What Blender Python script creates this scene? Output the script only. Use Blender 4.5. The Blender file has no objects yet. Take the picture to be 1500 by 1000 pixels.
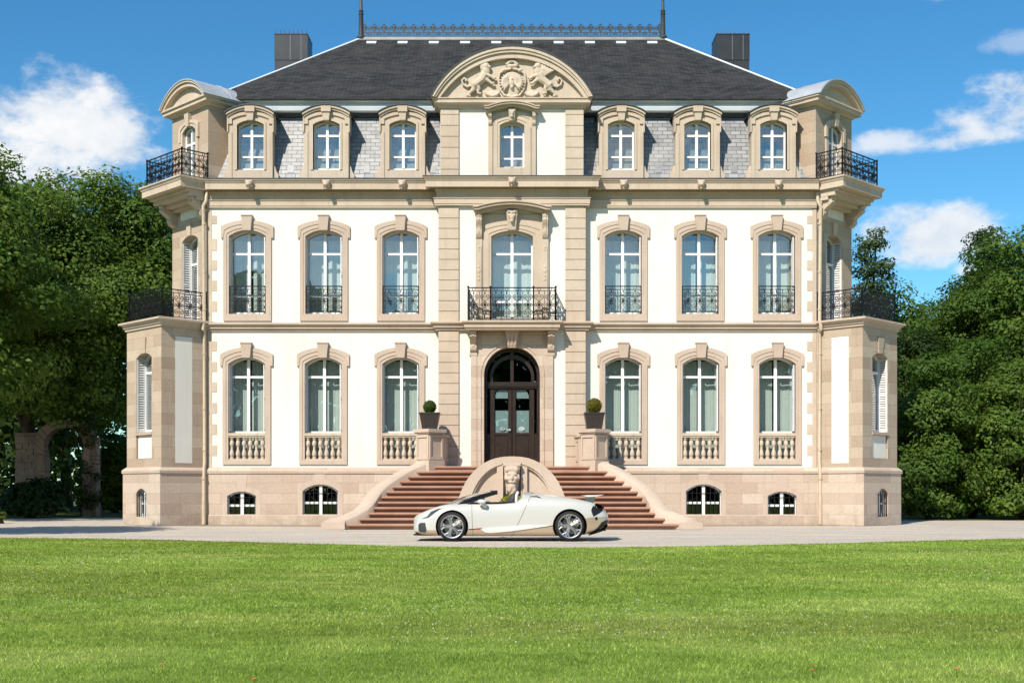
import bpy, bmesh, math, random
import numpy as np
from mathutils import Matrix, Vector
random.seed(7); RNG = np.random.default_rng(7)
scene = bpy.context.scene
COL = scene.collection
R = math.radians

# ---------------------------------------------------------------- measures
# camera stands D m in front of the facade, HC m above the ground; F is the focal length in photo pixels
D, HC, F = 42.6, 1.13, 1818.0
def X(px, d=0.0): return (px - 750) * (D - d) / F      # d = metres in front of the facade plane
def Z(py, d=0.0): return HC + (720 - py) * (D - d) / F
K = D / F

# ---------------------------------------------------------------- node helpers
class NT:
    def __init__(s, nt): s.nt = nt; s.n = nt.nodes; s.l = nt.links
    def new(s, t, **kw):
        n = s.n.new(t)
        for k, v in kw.items(): setattr(n, k, v)
        return n
    def put(s, sock, v):
        if isinstance(v, bpy.types.NodeSocket): s.l.new(v, sock)
        else: sock.default_value = v
    def math(s, op, a, b=0.0, c=None, clamp=False):
        n = s.new('ShaderNodeMath', operation=op); n.use_clamp = clamp
        s.put(n.inputs[0], a); s.put(n.inputs[1], b)
        if c is not None: s.put(n.inputs[2], c)
        return n.outputs[0]
    def mix(s, f, a, b, mode='MIX'):
        n = s.new('ShaderNodeMix', data_type='RGBA', blend_type=mode)
        s.put(n.inputs[0], f); s.put(n.inputs[6], a); s.put(n.inputs[7], b)
        return n.outputs[2]
    def noise(s, vec, scale, detail=4, rough=.55):
        n = s.new('ShaderNodeTexNoise'); n.inputs['Scale'].default_value = scale
        n.inputs['Detail'].default_value = detail; n.inputs['Roughness'].default_value = rough
        if vec is not None: s.l.new(vec, n.inputs['Vector'])
        return n.outputs['Fac']
    def ramp(s, f, stops):
        n = s.new('ShaderNodeValToRGB'); s.put(n.inputs[0], f)
        e = n.color_ramp.elements
        while len(e) > 1: e.remove(e[-1])
        e[0].position = stops[0][0]; e[0].color = c4(stops[0][1])
        for p, c in stops[1:]:
            q = e.new(p); q.color = c4(c)
        return n.outputs[0]
    def maprange(s, f, a, b, c=0., d=1., kind='LINEAR'):
        n = s.new('ShaderNodeMapRange', interpolation_type=kind)
        s.put(n.inputs[0], f); n.inputs[1].default_value = a; n.inputs[2].default_value = b
        n.inputs[3].default_value = c; n.inputs[4].default_value = d
        return n.outputs[0]
    def bump(s, h, strength=.3, dist=.02):
        n = s.new('ShaderNodeBump'); n.inputs['Strength'].default_value = strength
        n.inputs['Distance'].default_value = dist; s.l.new(h, n.inputs['Height'])
        return n.outputs[0]
    def scalevec(s, v, sc):
        n = s.new('ShaderNodeMapping'); n.inputs['Scale'].default_value = sc; s.l.new(v, n.inputs[0]); return n.outputs[0]
def c4(c):
    if not hasattr(c, '__len__'): return (c, c, c, 1)
    return tuple(c) + ((1,) if len(c) == 3 else ())
def mat(name):
    m = bpy.data.materials.new(name); m.use_nodes = True
    t = NT(m.node_tree); b = t.n['Principled BSDF']
    return m, t, b
def simple(name, col, rough=.6, metal=0., spec=.5, var=.12, vscale=6., bump=0.):
    m, t, b = mat(name)
    tc = t.new('ShaderNodeTexCoord').outputs['Object']
    n = t.noise(tc, vscale)
    lo = tuple(x * (1 - var) for x in col); hi = tuple(min(1, x * (1 + var)) for x in col)
    t.l.new(t.ramp(n, [(.3, lo), (.7, hi)]), b.inputs['Base Color'])
    b.inputs['Roughness'].default_value = rough; b.inputs['Metallic'].default_value = metal
    b.inputs['Specular IOR Level'].default_value = spec
    if bump: t.l.new(t.bump(t.noise(tc, vscale * 5), bump), b.inputs['Normal'])
    return m

M = {}
def desat(c, f=.17):
    g = .3*c[0]+.55*c[1]+.15*c[2]; return tuple(x+(g-x)*f for x in c)
# ---------------------------------------------------------------- masonry
def stone_blocks(name, c1, c2, mortar, bw, rh, ms=.006, rough=.85, stain=.25, bumpd=.02, off=.5):
    m, t, b = mat(name); c1, c2, mortar = desat(c1), desat(c2), desat(mortar)
    tc = t.new('ShaderNodeTexCoord'); uv = tc.outputs['UV']
    br = t.new('ShaderNodeTexBrick'); t.l.new(uv, br.inputs['Vector'])
    br.offset = off
    br.inputs['Color1'].default_value = c4(c1); br.inputs['Color2'].default_value = c4(c2)
    br.inputs['Mortar'].default_value = c4(mortar); br.inputs['Scale'].default_value = 1
    br.inputs['Mortar Size'].default_value = ms; br.inputs['Mortar Smooth'].default_value = .3
    br.inputs['Bias'].default_value = 0; br.inputs['Brick Width'].default_value = bw; br.inputs['Row Height'].default_value = rh
    big = t.noise(uv, .55, 5); fine = t.noise(uv, 14, 5, .7)
    streak = t.noise(t.scalevec(uv, (5.5, .5, 1)), 1.0, 4)
    c = t.mix(t.maprange(big, .35, .7, 0, .45), br.outputs['Color'], c4(tuple(x * y for x, y in zip(c2, (1.02, .90, .84)))))
    c = t.mix(t.math('MULTIPLY', t.maprange(streak, .52, .78), stain), c, c4((.30, .25, .20)))
    oz = t.new('ShaderNodeSeparateXYZ'); t.l.new(tc.outputs['Object'], oz.inputs[0])
    c = t.mix(t.math('MULTIPLY', t.maprange(oz.outputs[2], .0, .75, .75, 0), t.maprange(t.noise(uv, 2.2, 6, .7), .35, .7)), c, c4((.27, .225, .17)))
    c = t.mix(1.0, c, t.ramp(fine, [(.25, .80), (.75, 1.10)]), 'MULTIPLY')
    t.l.new(c, b.inputs['Base Color']); b.inputs['Roughness'].default_value = rough; b.inputs['Specular IOR Level'].default_value = .25
    h = t.math('SUBTRACT', t.math('MULTIPLY', fine, .35), br.outputs['Fac'])
    t.l.new(t.bump(h, .5, bumpd), b.inputs['Normal'])
    return m
def stone_plain(name, c1, c2, stain=.25, tint=(.5, .33, .24), rough=.85, wet=(.30, .25, .20)):
    m, t, b = mat(name)
    if c1[1] > .3: c1, c2, tint = desat(c1), desat(c2), desat(tint)
    tc = t.new('ShaderNodeTexCoord'); oc = tc.outputs['Object']
    big = t.noise(oc, .9, 5); fine = t.noise(oc, 18, 5, .7)
    inf = t.new('ShaderNodeObjectInfo').outputs['Random']
    c = t.mix(t.maprange(big, .35, .65), c4(c1), c4(c2))
    c = t.mix(t.math('MULTIPLY', inf, .22), c, c4(tint))
    streak = t.noise(t.scalevec(oc, (4.5, 4.5, .45)), 1.0, 5)
    c = t.mix(t.math('MULTIPLY', t.maprange(streak, .54, .8), stain), c, c4(wet))
    c = t.mix(1.0, c, t.ramp(fine, [(.25, .86), (.75, 1.08)]), 'MULTIPLY')
    t.l.new(c, b.inputs['Base Color']); b.inputs['Roughness'].default_value = rough; b.inputs['Specular IOR Level'].default_value = .25
    t.l.new(t.bump(fine, .25, .015), b.inputs['Normal'])
    return m
M['ashlar'] = stone_blocks('ashlar_sandstone', (.66, .53, .405), (.52, .38, .285), (.44, .34, .26), 1.05, .36, .005)
M['ashlar_tower'] = stone_blocks('ashlar_tower_sandstone', (.60, .475, .345), (.44, .315, .215), (.36, .28, .20), 1.35, .375, .006, stain=.3)
M['stone'] = stone_plain('dressed_sandstone', (.635, .505, .375), (.555, .425, .31), .40)
M['stone_pale'] = stone_plain('pale_sandstone', (.65, .525, .395), (.57, .445, .325), .4)
M['stone_pink'] = stone_plain('pinkish_sandstone', (.615, .475, .365), (.54, .40, .305), .22)
M['red_stone'] = stone_plain('red_sandstone', (.43, .245, .17), (.33, .165, .11), .3, (.5, .33, .24), .8, (.16, .09, .06))
M['stair_stone'] = stone_plain('stair_sandstone', (.61, .475, .36), (.55, .41, .305), .2)
# stucco
m, t, b = mat('cream_stucco'); tc = t.new('ShaderNodeTexCoord'); oc = tc.outputs['Object']
c = t.mix(t.maprange(t.noise(oc, .5, 5), .3, .7), c4((.80, .763, .70)), c4((.76, .715, .645)))
st = t.noise(t.scalevec(oc, (2.2, 2.2, .25)), 1.0, 5)
c = t.mix(t.math('MULTIPLY', t.maprange(st, .52, .80), .34), c, c4((.56, .51, .43)))
t.l.new(c, b.inputs['Base Color']); b.inputs['Roughness'].default_value = .95; b.inputs['Specular IOR Level'].default_value = .15
t.l.new(t.bump(t.noise(oc, 60, 3), .15, .006), b.inputs['Normal']); M['stucco'] = m
# slates
def slate(name, c1, c2, c3, mort, bw, rh, rough, spec=.5, patch=.5):
    m, t, b = mat(name); uv = t.new('ShaderNodeTexCoord').outputs['UV']
    br = t.new('ShaderNodeTexBrick'); t.l.new(uv, br.inputs['Vector'])
    br.inputs['Color1'].default_value = c4(c1); br.inputs['Color2'].default_value = c4(c2); br.inputs['Mortar'].default_value = c4(mort)
    br.inputs['Scale'].default_value = 1; br.inputs['Mortar Size'].default_value = .010; br.inputs['Mortar Smooth'].default_value = .2
    br.inputs['Brick Width'].default_value = bw; br.inputs['Row Height'].default_value = rh
    n = t.noise(uv, .8, 6, .65)
    c = t.mix(t.math('MULTIPLY', t.maprange(n, .42, .68), patch), br.outputs['Color'], c4(c3))
    sp = t.noise(uv, 9, 4, .8)
    c = t.mix(t.maprange(sp, .66, .76, 0, .5), c, c4(tuple(min(1, x * 2.2 + .03) for x in c1)))
    t.l.new(c, b.inputs['Base Color']); t.put(b.inputs['Roughness'], t.maprange(n, .3, .7, rough - .08, rough + .1))
    b.inputs['Specular IOR Level'].default_value = spec
    h = t.math('SUBTRACT', t.noise(uv, 5, 3), br.outputs['Fac'])
    t.l.new(t.bump(h, .6, .02), b.inputs['Normal'])
    return m
M['slate_wall'] = slate('sheen_slate', (.36, .355, .36), (.22, .22, .23), (.42, .41, .41), (.07, .07, .075), .34, .155, .5)  # pale slate, its grey lifted to carry the sheen of the sun
M['slate_roof'] = slate('dark_slate', (.052, .052, .052), (.022, .022, .023), (.054, .053, .051), (.010, .010, .010), .30, .14, .75, .15, .6)
M['hatch'] = simple('grey_hatch', (.24, .24, .25), .5, .2, .5, .15, 2.)
M['ridge_zinc'] = simple('ridge_zinc', (.30, .31, .32), .5, .3, .5, .15, 2.)
M['zinc'] = simple('zinc', (.52, .53, .55), .45, .35, .5, .15, 2.)
M['zinc_white'] = simple('painted_gutter', (.74, .75, .76), .5, .0, .5, .06, 2.)
M['lead'] = simple('dark_lead', (.06, .063, .07), .55, .3)
M['chimney'] = simple('dark_sheet_metal', (.036, .038, .042), .45, .4, .5, .2, 1.2)
M['white_paint'] = simple('white_joinery', (.82, .82, .82), .45, 0, .5, .04)
M['shutter'] = simple('white_shutter', (.72, .73, .74), .5, 0, .5, .06)
M['iron'] = simple('wrought_iron', (.018, .018, .020), .5, .5, .5, .3, 9)
M['iron_grey'] = simple('grey_iron', (.055, .062, .062), .55, .3, .5, .3, 9)
M['door'] = simple('dark_brown_door', (.030, .017, .013), .35, 0, .5, .25, 4)
M['dark'] = simple('painted_depth_shade', (.02, .021, .022), .9, 0, .1)  # near-black colour stands in for unlit depth behind openings
M['pipe'] = simple('stone_coloured_pipe', (.56, .45, .33), .5, .1, .5, .1)
M['pot'] = simple('bronze_brown_pot', (.036, .028, .024), .5, .1, .5, .15)
M['bark'] = simple('bark', (.075, .058, .042), .9, 0, .2, .4, 7, .4)
M['soil'] = simple('soil', (.04, .03, .02), .95, 0, .1)
M['hedge_earth'] = simple('earth', (.09, .075, .045), .95, 0, .1, .4, 2)
# curtains : thin pale cloth
m, t, b = mat('curtain_cloth'); b.inputs['Base Color'].default_value = c4((.88, .90, .87)); b.inputs['Roughness'].default_value = .9
M['curtain'] = m
# glass : see-through with mirror reflection
def glass(name, tint, refl, rough=.0, rc=(1, 1, 1)):
    m, t, b = mat(name); t.n.remove(b); out = t.n['Material Output']
    tr = t.new('ShaderNodeBsdfTransparent'); tr.inputs[0].default_value = c4(tint)
    gl = t.new('ShaderNodeBsdfGlossy'); gl.inputs['Color'].default_value = c4(rc); gl.inputs['Roughness'].default_value = rough
    geo = t.new('ShaderNodeTexCoord').outputs['Object']
    t.l.new(t.bump(t.noise(geo, 1.1, 2), .12, .02), gl.inputs['Normal'])
    lw = t.new('ShaderNodeLayerWeight'); lw.inputs[0].default_value = .35
    f = t.math('ADD', t.math('MULTIPLY', lw.outputs['Facing'], .5), refl, clamp=True)
    ms = t.new('ShaderNodeMixShader'); t.l.new(f, ms.inputs[0]); t.l.new(tr.outputs[0], ms.inputs[1]); t.l.new(gl.outputs[0], ms.inputs[2])
    t.l.new(ms.outputs[0], out.inputs[0])
    return m
M['glass'] = glass('window_glass', (.94, .985, .97), .13)
M['glass_dark'] = glass('cellar_glass', (.5, .55, .55), .05)
M['car_glass'] = glass('windscreen_glass', (.42, .44, .40), .34)

# ---------------------------------------------------------------- mesh builder
class MB:
    def __init__(s, mtx=None): s.v = []; s.f = []; s.m = []; s.M = mtx
    def add(s, verts, faces, mi=0):
        o = len(s.v)
        if s.M is not None: verts = [s.M @ Vector(p) for p in verts]
        s.v += [tuple(p) for p in verts]
        for f in faces:
            s.f.append(tuple(i + o for i in f)); s.m.append(mi)
        return s
    def box(s, x0, x1, y0, y1, z0, z1, mi=0):
        v = [(x0,y0,z0),(x1,y0,z0),(x1,y1,z0),(x0,y1,z0),(x0,y0,z1),(x1,y0,z1),(x1,y1,z1),(x0,y1,z1)]
        return s.add(v, [(0,3,2,1),(4,5,6,7),(0,1,5,4),(1,2,6,5),(2,3,7,6),(3,0,4,7)], mi)
    def hexa(s, a, b, mi=0):   # two quads, same winding
        return s.add(list(a) + list(b), [(3,2,1,0),(4,5,6,7),(0,1,5,4),(1,2,6,5),(2,3,7,6),(3,0,4,7)], mi)
    def prism(s, poly, c0, c1, axis='y', mi=0):
        n = len(poly)
        f = {'y': lambda p, c: (p[0], c, p[1]), 'x': lambda p, c: (c, p[0], p[1]), 'z': lambda p, c: (p[0], p[1], c)}[axis]
        v = [f(p, c0) for p in poly] + [f(p, c1) for p in poly]
        fs = [tuple(range(n)), tuple(range(2*n-1, n-1, -1))]
        fs += [(i, (i+1) % n, n + (i+1) % n, n + i) for i in range(n)]
        return s.add(v, fs, mi)
    def ring(s, inn, out, y0, y1, mi=0, closed=False):   # strip between two outlines in the xz plane, y0 front .. y1 back
        n = len(inn); v = []
        for a, b in zip(inn, out): v += [(a[0],y0,a[1]),(b[0],y0,b[1]),(b[0],y1,b[1]),(a[0],y1,a[1])]
        fs = []
        for i in range(n if closed else n-1):
            p, q = 4*i, 4*((i+1) % n)
            for k in range(4):
                a, b = p+k, p+(k+1) % 4; c, d = q+(k+1) % 4, q+k
                fs.append((a, b, c, d))
        if not closed: fs += [(0,3,2,1), (4*n-4,4*n-3,4*n-2,4*n-1)]
        return s.add(v, fs, mi)
    def tube(s, pts, r, n=6, closed=False, mi=0, caps=True):
        pts = [Vector(p) for p in pts]; N = len(pts)
        if N < 2: return s
        rr = r if hasattr(r, '__len__') else [r]*N
        v = []; up = None
        for i, p in enumerate(pts):
            if closed: d = pts[(i+1) % N] - pts[i-1]
            else: d = pts[min(i+1, N-1)] - pts[max(i-1, 0)]
            if d.length < 1e-9: d = Vector((0,0,1))
            d.normalize()
            if up is None:
                up = Vector((0,1,0)) if abs(d.y) < .9 else Vector((1,0,0))
            a = up - d * up.dot(d)
            if a.length < 1e-4: a = Vector((1,0,0)) - d * d.x
            a.normalize(); up = a; bb = d.cross(a)
            for k in range(n):
                t = 2*math.pi*(k+.5)/n
                v.append(p + (a*math.cos(t) + bb*math.sin(t)) * rr[i])
        fs = []
        for i in range(N if closed else N-1):
            for k in range(n):
                a, b = i*n+k, i*n+(k+1) % n; c, d = ((i+1) % N)*n+(k+1) % n, ((i+1) % N)*n+k
                fs.append((a, b, c, d))
        if caps and not closed: fs += [tuple(range(n-1,-1,-1)), tuple(range((N-1)*n, N*n))]
        return s.add(v, fs, mi)
    def bar(s, a, b, w, h=None, mi=0):
        return s.tube([a, b], w*.7071, 4, mi=mi)
    def lathe(s, prof, n=12, c=(0,0,0), mi=0):
        v = []
        for r, z in prof:
            for k in range(n):
                t = 2*math.pi*k/n; v.append((c[0]+r*math.cos(t), c[1]+r*math.sin(t), c[2]+z))
        fs = []
        for i in range(len(prof)-1):
            for k in range(n): fs.append((i*n+k, i*n+(k+1) % n, (i+1)*n+(k+1) % n, (i+1)*n+k))
        fs += [tuple(range(n-1,-1,-1)), tuple(range((len(prof)-1)*n, len(prof)*n))]
        return s.add(v, fs, mi)
    def ball(s, c, r, nu=10, nv=7, mi=0, mtx=None):
        r = r if hasattr(r, '__len__') else (r, r, r); v = []
        for j in range(nv+1):
            ph = math.pi*j/nv
            for i in range(nu):
                th = 2*math.pi*i/nu
                p = Vector((r[0]*math.sin(ph)*math.cos(th), r[1]*math.sin(ph)*math.sin(th), r[2]*math.cos(ph)))
                if mtx: p = mtx @ p
                v.append((c[0]+p.x, c[1]+p.y, c[2]+p.z))
        fs = []
        for j in range(nv):
            for i in range(nu): fs.append((j*nu+i, (j+1)*nu+i, (j+1)*nu+(i+1) % nu, j*nu+(i+1) % nu))
        return s.add(v, fs, mi)
    def sweep(s, path, prof, closed_prof=True, mi=0):
        # path: plan polyline, outward = right of travel; prof: (outward offset, z)
        n = len(path); P = [Vector((p[0], p[1])) for p in path]; dirs = []
        for i in range(n-1): dirs.append((P[i+1]-P[i]).normalized())
        v = []
        for i in range(n):
            d0 = dirs[max(i-1,0)]; d1 = dirs[min(i, n-2)]
            n0 = Vector((d0.y, -d0.x)); n1 = Vector((d1.y, -d1.x))
            mt = n0 + n1
            mt = n0 if mt.length < 1e-6 else mt.normalized()
            k = 1.0 / max(.3, mt.dot(n0))
            for o, z in prof:
                q = P[i] + mt * (o*k); v.append((q.x, q.y, z))
        m = len(prof); fs = []
        for i in range(n-1):
            for k in range(m if closed_prof else m-1):
                fs.append((i*m+k, i*m+(k+1) % m, (i+1)*m+(k+1) % m, (i+1)*m+k))
        if closed_prof: fs += [tuple(range(m)), tuple(range(n*m-1, (n-1)*m-1, -1))]
        return s.add(v, fs, mi)
    def wall(s, x0, x1, y0, y1, z0, z1, holes, mi=0):   # slab with rectangular holes (x0,x1,z0,z1)
        xs = sorted({x0, x1} | {min(max(h[k], x0), x1) for h in holes for k in (0, 1)})
        zs = sorted({z0, z1} | {min(max(h[k], z0), z1) for h in holes for k in (2, 3)})
        nx, nz = len(xs)-1, len(zs)-1
        def full(i, j):
            if i < 0 or j < 0 or i >= nx or j >= nz: return False
            cx, cz = (xs[i]+xs[i+1])/2, (zs[j]+zs[j+1])/2
            return not any(h[0] < cx < h[1] and h[2] < cz < h[3] for h in holes)
        idx = {}; v = []; fs = []
        def vid(i, j, k):
            if (i,j,k) not in idx:
                idx[(i,j,k)] = len(v); v.append((xs[i], y1 if k else y0, zs[j]))
            return idx[(i,j,k)]
        for i in range(nx):
            for j in range(nz):
                if not full(i,j): continue
                fs.append((vid(i,j,0),vid(i+1,j,0),vid(i+1,j+1,0),vid(i,j+1,0)))
                fs.append((vid(i,j+1,1),vid(i+1,j+1,1),vid(i+1,j,1),vid(i,j,1)))
                if not full(i-1,j): fs.append((vid(i,j,0),vid(i,j+1,0),vid(i,j+1,1),vid(i,j,1)))
                if not full(i+1,j): fs.append((vid(i+1,j,1),vid(i+1,j+1,1),vid(i+1,j+1,0),vid(i+1,j,0)))
                if not full(i,j-1): fs.append((vid(i,j,1),vid(i+1,j,1),vid(i+1,j,0),vid(i,j,0)))
                if not full(i,j+1): fs.append((vid(i,j+1,0),vid(i+1,j+1,0),vid(i+1,j+1,1),vid(i,j+1,1)))
        return s.add(v, fs, mi)
    def mesh(s, name, mats, smooth=False, recalc=True):
        me = bpy.data.meshes.new(name)
        me.from_pydata(s.v, [], s.f)
        for m in (mats if isinstance(mats, (list, tuple)) else [mats]): me.materials.append(m)
        me.polygons.foreach_set('material_index', s.m)
        if recalc:
            bm = bmesh.new(); bm.from_mesh(me); bmesh.ops.recalc_face_normals(bm, faces=bm.faces); bm.to_mesh(me); bm.free()
        box_uv(me)
        if smooth:
            me.shade_smooth()
            if smooth is not True: me.set_sharp_from_angle(angle=R(smooth))
        return me
    def build(s, name, mats, parent=None, smooth=False, recalc=True):
        o = bpy.data.objects.new(name, s.mesh(name, mats, smooth, recalc)); COL.objects.link(o)
        if parent is not None: o.parent = parent
        return o
def box_uv(me):
    uv = me.uv_layers.new(name='UVMap'); nl = len(me.loops); npoly = len(me.polygons)
    co = np.empty(len(me.vertices)*3, np.float32); me.vertices.foreach_get('co', co); co = co.reshape(-1, 3)
    li = np.empty(nl, np.int32); me.loops.foreach_get('vertex_index', li)
    nn = np.empty(npoly*3, np.float32); me.polygons.foreach_get('normal', nn); nn = nn.reshape(-1, 3)
    tot = np.empty(npoly, np.int32); me.polygons.foreach_get('loop_total', tot)
    nl_ = np.repeat(nn, tot, axis=0); p = co[li]
    h = np.hypot(nl_[:,0], nl_[:,1]); flat = h < .25; h[h < 1e-6] = 1
    tx, ty = -nl_[:,1]/h, nl_[:,0]/h
    u = np.where(flat, p[:,0], p[:,0]*tx + p[:,1]*ty)
    # height along the slope, so courses keep their width on a pitched roof
    v = np.where(flat, p[:,1], p[:,2] / np.maximum(h, .3) * 1.0)
    uv.data.foreach_set('uv', np.stack([u, v], 1).astype(np.float32).ravel())

def tag(o, label=None, cat=None, group=None, kind=None):
    if label: o['label'] = label
    if cat: o['category'] = cat
    if group: o['group'] = group
    if kind: o['kind'] = kind
    return o
def empty(name, loc=(0,0,0), rz=0., parent=None):
    o = bpy.data.objects.new(name, None); COL.objects.link(o); o.empty_display_size = .3
    o.location = loc; o.rotation_euler = (0,0,rz)
    if parent is not None: o.parent = parent
    return o
KIDS = {}
def copy_tree(o, parent=None):
    c = o.copy(); COL.objects.link(c)
    if parent is not None: c.parent = parent
    for ch in list(o.children): copy_tree(ch, c)
    return c
def put(o, x, y, z, rz=0., sx=1.):
    o.location = (x, y, z); o.rotation_euler = (0, 0, rz)
    if sx != 1.: o.scale = (sx, 1, 1)
    return o
def organic(name, mb, material, parent=None, voxel=.02, smooth_it=4):
    """joins overlapping lumps into one continuous carved surface"""
    me = mb.mesh(name, material)
    o = bpy.data.objects.new(name, me); COL.objects.link(o)
    r = o.modifiers.new('r', 'REMESH'); r.mode = 'VOXEL'; r.voxel_size = voxel
    s = o.modifiers.new('s', 'SMOOTH'); s.iterations = smooth_it; s.factor = .4
    bpy.context.view_layer.update()
    ev = o.evaluated_get(bpy.context.evaluated_depsgraph_get())
    nm = bpy.data.meshes.new_from_object(ev); nm.name = name
    o.modifiers.clear(); o.data = nm; bpy.data.meshes.remove(me)
    nm.shade_smooth()
    if not nm.materials: nm.materials.append(material)
    if parent is not None: o.parent = parent
    return o
def arch(w, zs, za, n=10):
    """points of a segmental arch from -w to w, springing zs, apex za"""
    h = max(1e-4, za - zs); r = (w*w + h*h)/(2*h); a = math.asin(min(1, w/r))
    if h > w: a = math.pi - a
    return [(r*math.sin(-a + 2*a*i/n), za - r + r*math.cos(-a + 2*a*i/n)) for i in range(n+1)]
# ================================================================ MANSION
mansion = empty('mansion', (0, 0, 0))
tag(mansion, 'cream and sandstone mansion with slate mansard roof and corner bays behind the car', 'mansion')
C0 = 445 * K            # half width of the flat front
PT = 1.97               # top of plinth
DC = .3                 # centre bay stands forward
def XC(px): return X(px, DC)
def ZC(py): return Z(py, DC)

m, t, b = mat('grey_blind'); b.inputs['Base Color'].default_value = c4((.40, .39, .42)); b.inputs['Roughness'].default_value = .9; M['blind'] = m
# ---- window templates (x centred, y into the wall, z from the foot of the opening)
def louvre(mb, w, h, th=.035, sl=.082):
    mb.box(-w/2, -w/2+.06, 0, th, 0, h); mb.box(w/2-.06, w/2, 0, th, 0, h)
    mb.box(-w/2+.06, w/2-.06, .002, th-.002, 0, .08); mb.box(-w/2+.06, w/2-.06, .002, th-.002, h-.08, h); mb.box(-w/2+.06, w/2-.06, .002, th-.002, h*.5-.04, h*.5+.04)
    z = .09
    while z < h-.12:
        mb.add([(-w/2+.06,.004,z),(w/2-.06,.004,z),(w/2-.06,th-.006,z+.045),(-w/2+.06,th-.006,z+.045),
                (-w/2+.06,.010,z-.008),(w/2-.06,.010,z-.008),(w/2-.06,th,z+.037),(-w/2+.06,th,z+.037)],
               [(0,1,2,3),(7,6,5,4),(0,4,5,1),(3,2,6,7),(0,3,7,4),(1,5,6,2)])
        z += sl
def joinery(w, zs, za, zt, bars=(), fy=.30, fw=.052, mw=.10, z0=0.):
    mb = MB(); a = arch(w, zs, za, 12)
    ins = [(x*(w-fw)/w, z-fw) for x, z in a]
    inn = [(-w+fw, z0)] + ins + [(w-fw, z0)]; out = [(-w, z0)] + a + [(w, z0)]
    mb.ring(inn, out, fy, fy+.08)
    mb.box(-w+fw, w-fw, fy+.003, fy+.077, z0, z0+.10)                  # bottom rail
    mb.box(-mw/2, mw/2, fy-.02, fy+.075, z0+.10, za-fw*.9)              # meeting stiles
    for z, h in ((zt, .075),) + tuple(bars):
        for s in (-1, 1): mb.box(min(s*mw/2, s*(w-fw)), max(s*mw/2, s*(w-fw)), fy-.006, fy+.07, z-h/2, z+h/2)
    return mb
def pane_mb(w, zs, za, y, z0=.0):
    a = arch(w-.03, zs-.03, za-.03, 12)
    return MB().prism([(-w+.03, z0+.02)] + a[0:] + [(w-.03, z0+.02)], y, y+.012)
def curtains(parent, w, h, y, ph=0):
    for s in (-1, 1): curtain_mb(s, w, h, y, ph=ph).build('curtain', M['curtain'], parent, smooth=40)
def curtain_mb(s, w, h, y, gap=.04, z0=.05, ph=0):
    mb = MB()
    if 1:
        x0, x1 = (-w-.25, -gap) if s < 0 else (gap, w+.25)
        n = 28; v = []; fs = []
        for i in range(n+1):
            x = x0 + (x1-x0)*i/n
            yy = y + .007*math.sin(i*1.45+ph) + .008*math.sin(i*.6+2*s)
            v += [(x, yy, z0), (x, yy*1.0, h), (x, yy+.012, h), (x, yy+.012, z0)]
        for i in range(n):
            for k in range(4):
                a, b = 4*i+k, 4*i+(k+1) % 4; fs.append((a, b, b+4, a+4))
        fs += [(3,2,1,0), (4*n,4*n+1,4*n+2,4*n+3)]
        mb.add(v, fs)
    return mb
def surround_mb(w, zs, za, t, ear, zb, key=True, front=-.055, back=.42, ear_drop=.07, sill=.0, hd=.33):
    """eared stone surround with segmental head and keystone; zb = foot of the sill block (below 0)"""
    mb = MB(); a = arch(w, zs, za, 12); n = len(a)
    def off(p, tt, th): return (p[0]*(w+tt)/w, p[1] + th)
    # inner band
    i1 = [off(p, .075, .075) for p in a]
    mb.ring([(-w,0)] + a + [(w,0)], [(-w-.075,0)] + i1 + [(w+.075,0)], front+.02, back)
    # main band
    o1 = [off(p, t, hd*.68) for p in a]
    mb.ring([(-w-.075,0)] + i1 + [(w+.075,0)], [(-w-t,0)] + o1 + [(w+t,0)], front, back-.01)
    # ears and hood mould
    o2 = [off(p, t+ear, hd) for p in a]
    mb.ring([(-w-t-.0,zs-ear_drop)] + [off(p, t*.80, hd*.60) for p in a] + [(w+t,zs-ear_drop)], [(-w-t-ear,zs-ear_drop)] + o2 + [(w+t+ear,zs-ear_drop)], front-.018, back-.02)
    mb.box(-w-t, w+t, front+.002, back-.005, zb, 0)
    if sill: mb.box(-w-t-.03, w+t+.03, front-sill, front+.002, -.09, -.012)
    if key:
        k0, k1 = .14, .185; z0, z1 = za-.03, za+.455
        mb.hexa([(-k0,front-.10,z0),(k0,front-.10,z0),(k0,.1,z0),(-k0,.1,z0)], [(-k1,front-.13,z1),(k1,front-.13,z1),(k1,.1,z1),(-k1,.1,z1)])
        mb.box(-k1-.012, k1+.012, front-.15, .1, z1, z1+.04)
    return mb
def scroll_pts(cx, cz, r, turns, a0, sgn=1, n=16, shrink=.82):
    return [(cx + r*(1-shrink*i/n)*math.cos(a0+sgn*2*math.pi*turns*i/n), 0, cz + r*(1-shrink*i/n)*math.sin(a0+sgn*2*math.pi*turns*i/n)) for i in range(n+1)]
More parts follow.
